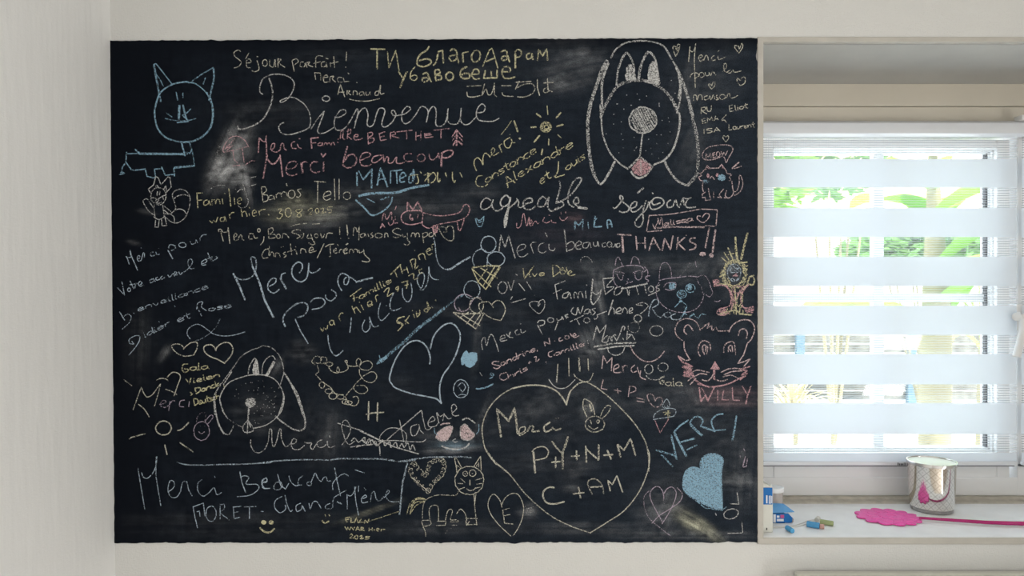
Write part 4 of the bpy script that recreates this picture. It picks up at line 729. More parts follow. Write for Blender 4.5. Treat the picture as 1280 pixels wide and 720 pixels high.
draw(CX, 'two faint chalk rings right of the underlined signature', 'white', 1.3, (730, 390, 1200 / 220), '#.42 o 338 105 40 35;o 492 128 45 35;#.35 /300 150,310 165')
draw(CM, 'pink and white chalk smile under the two faint rings', 'rose', 2.0, (730, 390, 1200 / 220), '310 225,340 280,390 325,450 338,510 310,548 263')
draw(CW, 'pink chalk word of thanks with two ring eyes after it', 'rose', 1.9, (730, 390, 1200 / 220), '/120 387,130 298,155 347,190 310,185 402;205 390,235 375,230 355,205 370,205 410,252 410;/258 366,268 410;262 382,278 362,298 370;345 360,320 385,330 410,358 402;/360 370,375 420;385 398,382 440,420 460')
draw(CM, 'white chalk ring-eyed smiley beside the pink word', 'white', 1.5, (730, 390, 1200 / 220), 'o 440 388 28 32;o 537 375 35 28;420 430,445 455,490 462,530 447,547 433')
draw(CW, 'short ivory chalk name under the ring-eyed smiley', 'ivory', 1.7, (730, 390, 1200 / 220), '@2.2 545 440,520 450,515 480,535 490,542 468,525 468;@1.6 t550,502 668,502 26 ala')
draw(CW, 'rose chalk sum of initials equal to a heart', 'rose', 1.6, (730, 390, 1200 / 220), '/130 458,115 520,157 528;/225 515,232 557;/205 530,252 540;/300 577,310 503;305 505,345 510,350 535,308 552;/355 582,412 598;/358 605,410 613;@1.8 478 607,475 575,450 557,430 570,450 620,490 647,528 625,530 590,505 580,490 592,482 608')
lab = 'small chalk ice cream with a yellow star below the sum of initials'
draw(CI, lab, 'sky', 1.5, (770, 480, z66), '410 132,425 125,445 165,440 187,400 195,385 180,410 130;/400 178,404 188;/425 172,430 185;310 292,320 250,370 215,440 200,490 210,495 240,475 267;/305 295,430 275,487 265')
draw(CI, lab + ', its pink cone', 'pink', 1.5, (770, 480, z66), '/320 297,365 405,440 283')
draw(CI, lab + ', its star', 'yellow', 1.7, (770, 480, z66), '/390 235,452 240;/430 215,430 292;/400 260,442 218;/410 230,447 267')
draw(CW, 'slanting thick blue capitals at the lower right', 'blue', 2.8, (770, 480, z66), '@2.8 /330 548,490 594;@2.6 /370 585,400 610,470 687;@3 /455 418,480 520,502 628;@3.6 /480 395,520 480,585 602;@2.6 /480 400,530 345,602 298;/535 482,657 450;@2.2 /585 547,672 505;@4 /610 325,650 370,715 427;@2.4 610 322,650 275,700 275,720 310,700 352;/700 350,820 390;@2 /820 385,912 377;@2.4 892 247,840 255,800 290,795 330,822 397;@2.8 /1000 262,985 370;@3.4 #.5 /985 370,965 472')
draw(CX, 'faint lilac chalk dashes at the right edge', 'lilac', 1.5, (770, 480, z66), '#.42 /1040 550,1046 572;/1060 535,1070 557;@2 /1075 600,1052 690,1077 685;/1092 618,1080 690;/1030 595,1035 615')
draw(CH_, 'large solid blue chalk heart at the lower right', 'blue', 2.4, (770, 560, 1200 / 190), '''@2.6 #.75 525 300,535 220,560 170,610 150,658 165,672 175;665 180,665 110,690 65,740 45,800 50,835 75,842 110,828 200,832 330,835 478;/835 480,740 462,640 412,570 372,540 340,525 300;#.72 f 525 300,535 220,560 170,610 150,650 162,672 178,668 110,690 65,740 45,800 50,835 75,842 110,828 200,832 330,835 478,740 460,640 410,570 370,540 340;
#.62 @2.4 h 35 22:530 300,540 220,560 175,610 155,655 170,700 200,800 210,820 330,825 460,740 450,640 400,570 360;h 80 22:670 180,670 110,695 70,740 50,800 55,830 80,830 200,760 210;@2 #.5 /560 350,600 390,640 420,700 470,835 488,872 460;/830 490,840 470''', pr=.6)
draw(CH_, 'double-outlined lilac chalk heart left of the large solid blue heart', 'lilac', 1.5, (770, 560, 1200 / 190), '375 402,370 350,340 305,300 308,268 350,275 410,320 500,365 582;370 370,400 320,440 306,470 340,465 400,420 500,360 597;#.5 260 335,222 380,222 460,260 550,350 630,432 692;480 310,520 360,500 420,420 480,340 530,280 592;#.35 @3 /375 400,380 440')
draw(CW, 'sideways white chalk letters in the lower right corner', 'white', 1.5, (770, 560, 1200 / 190), '#.55 /990 575,997 667,875 670;o 905 517 58 38 -15;/952 348,967 440,893 436;/780 508,790 530')
# top right block
draw(CW, 'white joined chalk thanks for the house, top right', 'ivory', 1.5, (760, 40, 6), '''@1.8 /602 227,612 112;@1.5 610 135,630 152,652 118;@1.6 655 88,645 200,648 310,652 422;675 200,705 190,695 175,675 195,690 222,712 210;715 217,730 180,745 190,750 217;795 180,775 195,780 217,807 210;820 180,830 210,882 188;/832 138,820 152;612 342,630 315,662 310,680 330,648 352;o 700 325 18 18;725 305,735 330,755 325,755 305,767 332;770 327,782 300,807 327;855 300,885 270,880 240,865 250,870 295,892 305;920 285,895 300,910 312,935 290,945 305,997 295;
640 522,640 480,660 480,665 517,680 475,700 480,705 512;745 480,720 490,725 512,755 500,760 480,770 512,787 475,797 507;815 475,810 490,825 507,805 512;o 855 490 22 18;885 502,895 470,910 470,915 495,940 495,972 478''')
for k, (st, l) in enumerate((('505 187,485 130,490 110,505 115,510 135,520 100,535 100,525 150,505 185;/512 150,525 120', 'leftmost of the top right hearts, beside the big dog hood'), ('980 162,950 125,950 105,975 110,982 130,1000 90,1007 115,980 160', 'heart in the top right corner'), ('990 407,965 370,970 350,990 365,1000 345,1025 345,1022 385,990 405', 'heart at the right edge under the top right corner'), ('775 432,752 400,765 390,775 405,785 380,800 380,797 405,775 430', 'heart just above the last word of the house message'))):
    draw(CH_, 'tiny ivory chalk heart, ' + l, 'ivory', 1.6, (760, 40, 6), st)
draw(CW, 'small list of names in ivory chalk under the house message', 'ivory', 1.5, (730, 130, 1200 / 220), '/795 72,798 25;795 28,825 25,820 45,800 48,835 70;835 20,840 50,862 48,866 12;t988,55 1117,28 20 Eliot;t803,135 917,110 15 EMA;967 75,945 100,935 115,955 112,970 130;t810,205 930,188 15 ISA;t983,180 1162,160 20 Laurent')
draw(CH_, 'tiny ivory chalk heart above the speech bubble', 'ivory', 1.6, (730, 130, 1200 / 220), '965 262,945 235,950 218,965 225,980 218,982 240,965 260')
lab = 'lilac chalk cat with speech bubble at the right edge'
draw(CC, lab, 'rose', 1.6, (730, 130, 1200 / 220), '''965 402,945 360,880 380,820 380,805 345,840 300,920 282,990 285,1012 310,1000 340,985 365;/985 365,968 402;/830 377,828 338,845 365,862 335,865 372;/875 335,878 370,897 362;/875 338,892 332;/877 352,892 347;o 912 345 12 18;/932 325,940 357,950 330,962 352,977 318;
/820 452,838 420,860 445;/915 440,935 412,960 447;/850 440,915 438;/818 450,800 472,785 475,800 490,778 500,790 522,805 525;/960 445,975 477,1007 480,988 500,1000 522,985 525;810 525,805 570,812 600;/825 600,803 617,805 640,825 637,825 658,862 655,858 640;/845 575,850 610,858 642;/880 600,882 642;950 580,920 620,935 640,905 635;1005 525,1010 570,1015 610,990 640,952 640;970 590,960 625,975 640;1022 625,1060 600,1080 550,1070 500,1055 490,1055 540,1040 590,1013 602;@2.2 /1005 442,1055 398;/1020 443,1072 425;@1.6 855 510,870 495,887 517''')
draw(CC, lab, 'pink', 1.6, (730, 130, 1200 / 220), 'b 843 490 9 15;b 905 485 9 13;h 60 12:925 440,938 415,955 445;h 60 12:825 450,838 425,852 445')
draw(CC, lab, 'blue', 1.6, (730, 130, 1200 / 220), '#.42 b 828 530 20 15;b 935 503 28 22')
# the big hooded dog
lab = 'large white chalk dog with freckles and long ears, top right'
draw(CD, lab, 'white', 4, (720, 40, z66), '''@5.4 #.5 100 722,120 600,170 450,215 320,262 238;@4.4 #.5 240 270,215 340,190 420;@2.6 #.62 288 222,330 150,410 95,520 78,630 85,730 125,800 240,840 310,860 420,870 520,850 642;@3.6 #.52 205 722,215 600,213 450,235 350,270 260;@4.4 830 290,880 400,930 550,975 712;@4 860 380,868 470,850 560;@3.2 #.56 335 450,350 320,385 220,420 172;@2.8 420 172,450 210,480 290,490 402;@4 520 400,535 300,575 200,605 165;@3.2 605 165,640 200,665 260,690 442;
#.5 f 420 410,415 340,430 285,450 270,475 310,490 400,455 412;@3 h 85 16:420 410,415 340,430 285,450 270,475 310,490 400;f 600 430,600 320,625 260,650 250,680 320,695 440,650 436;h 80 16:600 430,600 320,625 260,650 250,680 320,695 440;@4.6 #.52 210 702,240 620,330 470,420 420,520 405,620 425,720 480,800 570,848 682''')
draw(CD, lab, 'white', 3, (730, 130, 1200 / 220), '''@4.6 #.5 112 0,116 60;@2.4 #.66 118 80,120 160,135 240,180 340,240 405,302 447;645 60,652 100,645 180,610 300,550 380,470 417;@3.6 #.52 620 0,638 70;@5.2 45 0,25 130,30 280,50 420,75 500;@3.4 #.6 75 500,113 547,165 480,210 390;@5 #.5 712 0,745 130,770 250,775 400,760 490,700 560;@3.4 #.56 700 558,630 520,570 440,545 383;@2.4 #.66 o 400 112 93 88;@2.6 #.6 h 62 15:320 100,345 50,400 28,460 50,488 100,475 160,440 190,370 192,330 160;
@2.4 #.68 398 200,388 280,378 362;@3 #.62 /300 442,380 362,465 430,430 480;430 482,378 507,340 490,318 460;@2.2 /385 385,387 490;
@1.7 #.75 *222 0,325 10,512 12,203 72,203 138,255 122,152 205,255 205,262 245,338 228,440 240,355 295,340 318,268 300,238 332,453 300,458 342,422 320,495 210,525 210,495 270,573 95,578 120,585 190,573 268,535 330,505 370,530 112,355 300''')
draw(CD, lab, 'white', 1.5, (720, 40, z66), '@2 #.75 *418 528,510 518,588 535,530 565,458 612,342 600,400 645,318 688,690 600,695 620,822 510,790 405;/690 588,692 610')
draw(CD, lab + ', its pink tongue', 'pink', 2.6, (730, 130, 1200 / 220), '#.6 f 322 440,350 408,378 375,420 400,455 432,430 470,380 492,340 475;#.5 h 55 16:322 440,380 375,455 432,380 490')
# sun, names
lab = 'yellow chalk names slanting below the word of thanks, centre top'
draw(CW, lab, 'yellow', 1.7, (590, 130, z66), '''38 560,18 505,25 465,50 450,78 478,92 508,92 450,110 412,135 425,152 447;150 440,190 390,175 368,160 400,180 432,228 402;225 345,250 407;225 367,235 340,252 333;320 280,270 312,280 360,312 365,332 320;325 290,340 322,362 325;@2 /315 256,320 260;@2.6 /350 140,382 237;b 398 290 10 9;@1.2 #.55 /330 140,290 200,240 262;#.64 @1.7 90 600,50 605,32 650,50 685,100 690,132 668;t112,668 542,402 38 onstance;@2 /300 702,285 600,365 662;/280 668,350 635;@1.7 t352,640 850,352 38 lexandre;t568,675 662,612 38 et;@2 720 480,715 560,690 612,725 605,772 590;/690 600,680 608;@1.7 t782,562 948,452 34 ouis''')
draw(CS, 'small yellow chalk sun with short rays, top centre right', 'yellow', 2.6, (590, 130, z66), 'o 615 195 42 40 0 .06;@2.2 o 617 193 32 30 0 .08;@2 o 620 195 18 16;@1.6 /625 15,632 94;/535 82,578 114;/740 72,700 120;/488 197,537 195;/700 190,762 172;/565 262,515 322;@2 /640 290,638 347;@1.6 /710 255,745 287;/588 375,578 427')
# lower left
draw(CH_, 'ivory chalk heart under the flourish, left of its twin', 'ivory', 1.7, (140, 370, z66), '605 437,580 405,530 400,503 420,540 470,610 500,690 490;685 495,715 430,710 385,660 390,620 420,600 442')
draw(CH_, 'ivory chalk heart under the flourish, right of its twin', 'ivory', 2.0, (140, 370, z66), '872 457,860 430,830 405,780 415,770 450,810 495,890 530,947 562;945 555,1000 490,1010 430,980 390,930 390,885 420,867 455')
draw(CH_, 'broken ivory chalk heart at the left edge', 'ivory', 1.6, (140, 460, z66), '#.55 375 102,410 85,455 90,475 107;465 75,510 35,560 45,575 80,550 150,523 232;/450 175,500 190,550 222')
draw(CW, 'yellow chalk German thanks at the lower left', 'yellow', 1.8, (140, 370, z66), '640 565,600 570,590 610,610 635,640 622,635 608,605 606;t650,622 812,606 30 ala')
draw(CW, 'yellow chalk German thanks at the lower left', 'yellow', 1.8, (140, 460, z66), 't618,138 908,72 24 Vielen;@2.4 /655 200,675 212,660 228;@2 t700,215 905,145 24 Danck;/935 135,940 155;t690,312 908,252 28 Deutsch')
draw(CW, 'faint ivory and lilac word of thanks beside the left dog', 'ivory', 1.5, (140, 460, z66), '/182 347,220 240,250 158;250 160,275 215,300 240,342 220,380 170,412 128;/410 130,395 200,358 322;#.45 /105 95,172 147')
draw(CW, 'faint ivory and lilac word of thanks beside the left dog', 'lilac', 1.5, (140, 460, z66), '#.5 400 302,450 290,450 270,420 275,412 312,440 327,480 310;/490 275,478 357;485 302,510 270,532 275;612 265,575 275,570 315,607 322;/650 275,645 322')
draw(CS, 'ivory chalk sun ring with five rays at the lower left', 'ivory', 2.0, (140, 460, z66), 'o 435 498 64 58;@1.8 225 300,275 340,317 407;148 590,180 572,287 545;548 520,590 505,647 450;/570 618,682 697;/445 635,465 720')
draw(CB, 'faint lilac chalk bunny left of the left dog', 'lilac', 1.2, (140, 460, z66), '#.5 710 470,715 410,750 372,785 380,780 442;780 447,820 395,845 395,840 420,800 467;o 752 522 65 78;/738 480,743 485;/775 480,781 485;725 525,750 545,777 528')
lab = 'white chalk dog with freckles and drooping ears, lower left'
draw(CD, lab, 'white', 1.7, (250, 410, z66), '''@2.2 130 722,122 620,130 550,180 460;@1.6 170 480,280 330,350 235,430 185,490 165,530 147,600 165,660 220,690 290,702 362;@1.3 /705 370,680 450,660 502;/200 470,270 362;@2.8 700 365,760 460,810 570,840 650,860 722;@1.8 405 382,420 310,460 246;/460 250,480 270,495 382;#.55 f 450 385,445 340,460 280,480 265,490 310,495 380,470 395;@2.4 h 80 14:450 385,445 340,460 280,480 265,495 380;@1.4 520 380,530 300,570 245,610 232,632 262;@2.4 h -62 12:548 400,590 320,612 275,628 285,600 345,565 400;#.5 f 550 400,590 320,610 278,626 284,600 340,562 400;
#.6 @1.7 212 722,170 600,200 510,260 445,380 400,460 388,560 395,640 440,690 520,697 600,658 722;#.5 b 420 620 42 40;@2 h 30 12:390 590,420 600,460 585,465 640,420 660,385 640;@2.2 #.62 /410 650,408 722;@1.3 #.6 *350 470,385 458,425 452,440 452,490 438,525 435,305 508,325 545,295 562,328 578,412 520,450 518,490 495,535 485,485 545,595 495,605 498,625 525,560 560,550 592,580 610,628 572,640 565,610 632,625 660,565 645,530 660,480 650,545 690,600 712,625 690''')
draw(CD, lab, 'white', 1.7, (300, 480, z66), '''@1.7 360 65,372 120,345 230,280 300,210 345,115 367;@2.8 430 0,480 80,520 200,547 312,540 370;@2.2 540 368,500 387,430 365,350 310,295 262;@2.4 /80 190,70 302;@1.8 70 300,30 350,35 390,62 402,110 390,115 365,70 298;/70 310,65 412;/75 310,95 360;@1.2 *80 52,155 48,200 70,230 95,240 105,290 105,265 130,270 160,290 160,295 190,245 195,200 165,230 190,175 200,150 220,195 260,262 245,128 298,165 325,130 320,180 258,150 325,120 240''')
draw(CD, lab, 'white', 1.7, (140, 460, z66), '@2.4 862 270,870 370,900 480,940 547;@1.6 930 540,975 552,1000 520,1017 478;910 280,925 350,970 420;@1.2 #.45 970 420,1030 460,1092 492')
draw(CH_, 'curly beaded ivory chalk heart left of the blue-outlined heart', 'ivory', 1.3, (370, 400, z66), '''165 372,135 345,170 300,215 320,195 360,155 350;205 360,215 310,255 315,255 350,210 362;240 365,280 350,310 365,285 385,250 370;270 385,300 425,350 440,365 415,350 390,345 430,400 430,435 405,430 370,410 340,430 340,430 375,480 385,520 380;510 385,505 340,525 320,545 345,528 387;530 385,560 350,610 340,640 375,610 415,550 410,530 385;530 410,535 450,570 500,630 520,670 490,670 450,630 430,560 467;555 475,500 530,485 570,520 605,570 610,600 580,570 545,508 545;/490 545,440 600,408 642;
410 630,450 700,500 710,525 670,510 635,475 642;/165 450,195 430,180 370;/165 450,212 502;o 220 540 22 26;o 275 592 30 20;o 310 632 32 26;o 375 640 28 18;o 410 680 22 18;o 440 688 30 16;230 520,290 560,330 610,400 622''')
draw(CW, 'short ivory capital letter under the curly beaded heart', 'ivory', 2.2, (450, 470, z66), '/75 208,72 367;/150 218,145 377;/48 320,110 305,202 300')
draw(CX, 'white chalk spiral in a ring right of the outlined heart', 'sky', 1.5, (450, 470, z66), 'o 843 105 62 75;815 85,850 55,880 90,855 130,840 110,830 95;/820 160,850 150,892 160')
draw(CX, 'short thick blue tick above the big ivory heart', 'blue', 2.4, (450, 470, z66), '965 105,1010 102,1060 90,1112 63')
draw(CW, 'slanting white signature above the face with pink eyes', 'white', 1.5, (450, 470, z66), '@1.2 165 542,175 490,240 435,320 435,380 470,390 520,378 562;@1.8 /225 532,330 440,512 283;/330 363,350 450,367 547;@1.6 480 400,430 420,425 470,440 495,470 485,495 430,490 400,505 450,532 477;515 285,530 370,550 440,580 442,602 420;575 385,625 365,605 335,570 380,580 420,630 415,652 390;660 392,640 305,668 335,700 320,690 372;700 310,722 340,738 355,762 348;765 310,805 270,790 235,765 250,770 310,790 330,827 325;@1.4 150 540,300 535,430 545,520 545,552 523')
lab = 'chalk face with round pink cheeks and a blue-white smile, lower centre'
draw(CM, lab, 'rose', 2.0, (450, 470, z66), '#.72 f 630 510,650 465,720 420,770 420,760 480,730 530,680 540;h 40 18:630 510,650 465,720 420,770 420,760 480,730 530,680 540;f 840 420,880 400,930 455,955 490,915 530,860 525,840 500;h 50 18:840 420,880 400,930 455,955 490,915 530,860 525,840 500;@2.2 670 407,700 395,752 392')
draw(CM, lab, 'white', 1.6, (450, 470, z66), '@1.2 #.5 630 512,650 465,720 420,772 420,760 480,730 530,680 542,630 512;838 420,880 400,930 455,957 490,915 532,860 527,838 500,838 420;@2.4 #.6 850 365,900 350,962 392;@1.5 800 520,775 535,790 548,817 545;@2.6 680 580,740 602,820 610,880 592,912 558')
draw(CM, lab, 'blue', 1.6, (450, 470, z66), '620 430,625 470,652 492;990 400,990 450,968 487;@2.2 #.4 720 605,800 615,880 600')
draw(CW, 'looping white chalk thanks with a struck-out word, lower left of centre', 'white', 1.6, (300, 480, z66), '''95 460,95 510,125 560,165 570,210 540,240 470,250 380,268 385,270 470,285 522,310 470,330 385,345 375,350 450,380 517,412 508;410 500,460 490,475 465,445 455,430 500,450 540,500 540,542 508;540 482,570 490,600 490,590 520,610 542,642 490;690 460,650 480,650 517,690 525,722 500;730 470,735 510,755 527,792 513;/748 425,753 442;850 507,900 440,925 370,900 310,870 302,850 350,870 430,890 482,920 500,962 470;/815 323,900 350,1000 380,1120 440,1192 482;/920 525,1000 507''')
draw(CW, 'looping white chalk thanks with a struck-out word, lower left of centre', 'white', 1.8, (450, 470, z66), '-70 540,-45 515,-15 545,0 545,40 510,50 557,80 520,100 572,130 540,150 577,190 530,210 577,250 545,260 592,300 550,320 602,350 560,370 592,400 555,420 612,440 570,462 617;@2.4 20 530,60 560,100 530,140 575,180 545;@1.8 /165 580,170 662;/0 455,160 530,300 592,492 647;/-30 590,20 575,102 568')
draw(CX, 'long pale blue chalk line above the bottom messages', 'sky', 2.0, (140, 570, 6), '495 42,560 62,700 65,850 60,1000 58,1200 46')
draw(CX, 'long pale blue chalk line above the bottom messages', 'sky', 2.0, (320, 570, 6), '0 55,150 35,350 25,550 28;@2.4 #.5 560 30,620 18,800 18,950 20,1080 38,1200 25')
draw(CX, 'long pale blue chalk line above the bottom messages', 'sky', 2.2, (480, 560, 6), '#.55 110 100,250 78,370 65,480 65,560 62,657 70')
lab = 'large thin pale blue family thanks along the bottom left'
draw(CW, lab, 'sky', 1.5, (140, 570, 6), '''/200 88,225 240,252 397;228 118,240 155,275 162,320 110,338 50,342 0;/335 0,335 150,372 372;430 265,470 230,470 190,440 185,425 250,445 300,490 305,522 258;520 260,535 195,565 190,580 250,607 297;680 175,650 200,650 260,690 298,735 268;735 270,770 235,790 285,827 270;/773 148,779 160;@1.8 /962 113,980 200,1007 272;@1.5 965 155,1000 145,1030 160,1010 207,1090 210,1102 245,1040 290,943 302;1130 195,1165 185,1160 160,1130 190,1145 235,1192 240;
/612 375,628 460,647 537;/612 378,690 350,702 447;/640 415,660 410,666 452;o 748 430 38 58;/815 472,815 358;812 365,845 360,845 395,815 420,887 477;/915 380,920 467,967 455;/910 380,972 374;/920 420,957 414;/995 378,1087 375;/1035 380,1035 467;/1120 412,1142 413''')
draw(CW, lab, 'sky', 1.5, (320, 570, 6), '''50 200,85 190,80 165,50 180,55 235,102 240;190 190,150 200,138 240,175 250,200 220,188 190;/165 133,190 220,225 245,250 200;250 145,265 190,300 220,322 215;355 145,325 170,320 210,347 215;o 403 205 18 14;415 200,430 160,448 125,465 160,490 187,510 160,530 157,540 185,567 180;@1.8 /592 85,610 180,637 297;@1.5 580 252,580 200,625 150,665 130,697 148;/745 100,817 125;200 300,150 330,145 385,185 422,225 395,222 363;220 290,240 370,262 412,278 400;340 350,305 370,310 412,345 395,350 370,372 412;400 350,410 392,430 345,460 340,492 390;560 350,525 370,530 390,575 387,580 330,600 300,680 253;@2.2 /610 340,647 355;@1.6 /685 283,688 397;690 290,715 295,740 260,752 225;/742 228,750 330,772 442;/772 220,770 267;790 320,830 305,820 290,795 315,800 347,842 340;/813 236,826 252;860 342,870 280,890 265,905 320,930 332,962 300;960 310,1000 270,990 255,975 300,1010 337,1077 340;@2.4 /1137 48,1100 200,1078 442''')
draw(CM, 'yellow chalk smiley at the bottom edge, the larger one', 'yellow', 2.6, (320, 570, 6), '#.8 b 62 494 19 16;b 118 494 18 16;32 532,60 560,90 570,120 562,143 538')
draw(CM, 'tiny yellow chalk smiley at the bottom edge', 'yellow', 2.4, (320, 570, 6), '@1.6 /520 435,526 452;/550 435,556 447;498 480,520 500,551 484')
draw(CW, 'small yellow chalk dated note at the bottom edge', 'yellow', 1.7, (320, 570, 6), '''/672 458,680 492;/672 460,707 455;/672 475,702 470;/675 490,692 490;/715 460,715 498,737 490;/740 500,755 458,767 497;/770 500,792 468;/775 475,797 497;/815 502,820 475,840 497,850 468;#.4 /760 495,830 492,900 470;@1 /900 470,1080 410;#.65 @1.7 /668 525,685 552,690 530,705 552,714 528;/720 530,735 552,742 528;/750 557,765 525,780 557;/752 545,777 545;/790 557,790 530;790 530,810 535,795 545,817 557;/850 535,850 560;/850 548,875 545;/875 533,872 560;/890 545,888 557;905 550,925 545,915 538,905 550,922 562;/940 545,940 562;940 548,972 545;705 590,720 580,725 595,705 612,737 610;o 755 605 12 14;780 600,795 592,795 605,785 618,812 612;/857 600,825 600,825 610;825 608,845 605,845 618,818 620''')
draw(CH_, 'ivory chalk heart holding a single letter at the bottom edge', 'ivory', 1.4, (480, 560, 6), '885 442,870 390,830 345,800 360,780 420,800 490,860 570,952 657;885 420,910 370,960 338,1010 350,1045 430,1040 510,1010 590,968 655;@1.6 /890 460,905 560,972 568;/888 465,942 447;/895 505,947 495')
draw(CH_, 'faint smeared white chalk heart beside the single-letter heart', 'white', 1.5, (480, 560, 6), '#.3 f 1050 425,1085 445,1115 430,1125 460,1090 495,1060 480;@1.8 #.45 /1090 455,1085 480')
lab = 'white chalk horse with a cat head and yellow tail at the bottom centre'
draw(CC, lab, 'ivory', 1.4, (480, 560, 6), '''/550 187,530 70,545 75,587 152;/545 180,545 125,577 152;/670 142,725 58,730 167;/690 140,710 105,712 147;o 640 240 108 105;o 610 190 17 19;o 665 185 25 25;@2 /605 190,613 193;/660 187,669 190;@1.3 /645 235,645 277;/575 225,610 257;/555 262,594 265;/560 308,607 292;/685 238,742 222;/695 268,737 262;/680 300,722 290;620 300,640 315,670 312,690 293;560 320,540 350,480 350,400 350,330 375,300 412,290 480,290 542;/690 340,680 420,690 520,697 577;/675 345,680 402;285 540,345 540,350 570,300 582,283 545;345 532,340 460,360 430,400 430,410 470,410 542;/400 545,467 545,460 575,393 578;460 547,475 480,495 455,515 470,500 532,545 535,555 548,498 550;510 575,547 575;545 490,575 455,610 490,622 542;/610 525,702 525;/620 572,702 568;/615 540,620 577,642 545;#.3 460 640,480 610,510 595;290 580,310 620,315 660''')
draw(CC, lab + ', its yellow tail', 'yellow', 1.7, (480, 560, 6), '#.55 322 385,260 370,200 410,173 492;300 395,230 410,193 492;312 390,240 430,198 492;310 380,240 385,200 440')
pth = catmull([(335, 325), (280, 275), (232, 225), (200, 170), (220, 110), (255, 150), (305, 200), (330, 170), (345, 115), (390, 90), (440, 90), (452, 130), (438, 190), (400, 230), (365, 265), (335, 322)], 12)
lp = []; acc = 0
for i, (a_, b_) in enumerate(pth):
    acc += .55 + .15 * math.sin(i * .37); lp.append((a_ + 15 * math.cos(acc * 1.7), b_ + 15 * math.sin(acc * 1.7)))
draw(CH_, 'curly scribbled ivory chalk heart left of the cat-headed horse', 'ivory', 1.2, (480, 560, 6), '#.55 ' + ','.join('%.1f %.1f' % p for p in lp) + ';/210 215,345 332')
# the big ivory heart
lab = 'big ivory chalk heart outline at the lower centre right'
draw(CH_, lab, 'ivory', 2.4, (590, 470, 1200 / 230), '617 190,590 140,540 90,460 62,360 60,260 80;@1.9 260 80,180 130,110 210,70 310,70 400,95 490,160 577;@2.4 613 188,640 100,690 50;@2 690 50,740 38,820 80,940 180,1060 310,1130 430,1150 530,1152 620')
draw(CH_, lab, 'ivory', 1.9, (600, 560, 1200 / 220), '40 5,110 100,200 175,300 300,400 395,500 470,620 530,755 577;@2.2 /110 100,195 170;@1.9 750 575,870 500,980 425,1080 300,1140 160,1155 60,1140 0')
draw(CW, 'ivory chalk thanks and initials inside the big ivory heart', 'ivory', 2.6, (590, 470, 1200 / 230), '''@3.2 /190 397,162 213,240 292,277 208,290 300,297 377;@1.9 295 377,340 360,345 330,312 340,310 385,352 365;360 362,380 325,400 330,395 360,442 355;510 298,470 330,480 362,522 345;520 330,545 350,582 340;@1.6 #.5 /545 275,567 272;@3 #.64 /400 490,412 632;@2 390 492,420 465,470 460,498 490,480 530,413 547;@2.4 /545 523,545 597;/515 560,577 555;/520 423,550 465,587 502;@3.4 /627 393,590 500,592 607;@2.6 /680 483,682 547;/645 520,702 518;/740 453,745 562;/740 470,825 547,825 443;/880 480,907 542;/855 515,920 510;@2.8 /968 528,946 443;/946 443,990 482,1032 405,1066 520''')
draw(CW, 'ivory chalk thanks and initials inside the big ivory heart', 'ivory', 2.4, (600, 560, 1200 / 220), '507 268,470 265,435 290,430 330,455 370,510 378,577 362;/670 263,685 342;/632 310,712 300;@2 765 312,735 250,745 215,790 210,830 250,842 312;/750 265,832 260;@2.2 /887 292,870 218,900 247,932 186,972 302')
draw(CB, 'ivory chalk bunny face inside the big ivory heart', 'ivory', 1.6, (590, 470, 1200 / 230), '750 267,725 210,725 160,740 150,780 180,800 252;835 262,860 210,885 190,902 200,885 240,845 277;@1.9 o 800 312 62 52;/770 285,779 312;815 285,830 290,820 307,810 290;755 320,790 345,822 333;#.3 @5 /735 230,745 180;@3 /765 180,780 230')
finish_chalk()

# ------------------------------------------------------------------ things on the sill
def on_sill(px, py):
    d = (ZC - ZS) * FPX / (py - 360); return Vector(((px - 640) * d / FPX, d - DW, ZS))
def child(name, bm, m, root, smooth=False):
    o = obj(name, bm, m, None, smooth); o.parent = root
    bpy.context.view_layer.update(); o.matrix_parent_inverse = root.matrix_world.inverted(); return o
def zoff(v, dz): return Vector((v.x, v.y, v.z + dz))

# --- fly swatter
M_pink = mat('hot_pink_plastic', lin((255, 92, 186)), .22, spec=.6, bump=260, bumpstr=1.0, bdist=.003)
M_pink2 = mat('magenta_plastic', lin((178, 26, 108)), .22, spec=.6)
sw = tag(empty('fly_swatter', on_sill(1115, 648)), 'hot pink flower-shaped fly swatter lying on the white sill', 'fly swatter')
bpy.context.view_layer.update()
cx, cy = on_sill(1114, 647.5)[:2]
pts = []
lobes = 13
for k in range(260):
    t = 2 * math.pi * k / 260
    r = 1 + .17 * abs(math.sin(lobes * t / 2)) - .11
    w = .064 * (1 - .10 * math.cos(t))
    pts.append((cx + w * r * math.cos(t), cy + .056 * r * math.sin(t) * (1 - .12 * math.cos(t))))
bm = bmesh.new()
prism(bm, pts, ZS + .0015, ZS + .0042, lambda x, y, z: Vector((x, y, z)))
# raised petals round the centre
for k in range(11):
    t = 2 * math.pi * k / 11
    for rr, rad in ((.66, .0115), (.30, .009)):
        lathe(bm, [(rad, -.001), (rad * .93, .0010), (rad * .5, .0016), (.0004, .0017)], 16, (cx + .062 * rr * math.cos(t + rr), cy + .052 * rr * math.sin(t + rr), ZS + .0040), False)
hd = child('swatter_head', bm, M_pink, sw)
a = on_sill(1149, 651.5)
hy = [(1149, 651), (1170, 652.4), (1200, 654.5), (1235, 656.8), (1262, 657.8), (1300, 658.5), (1360, 659.5)]
bm = bmesh.new()
tube(bm, [zoff(on_sill(x, y), .0062) for x, y in hy], [.0026, .0030, .0034, .0038, .0042, .0044, .0046], 14)
child('swatter_handle', bm, M_pink2, sw, True)

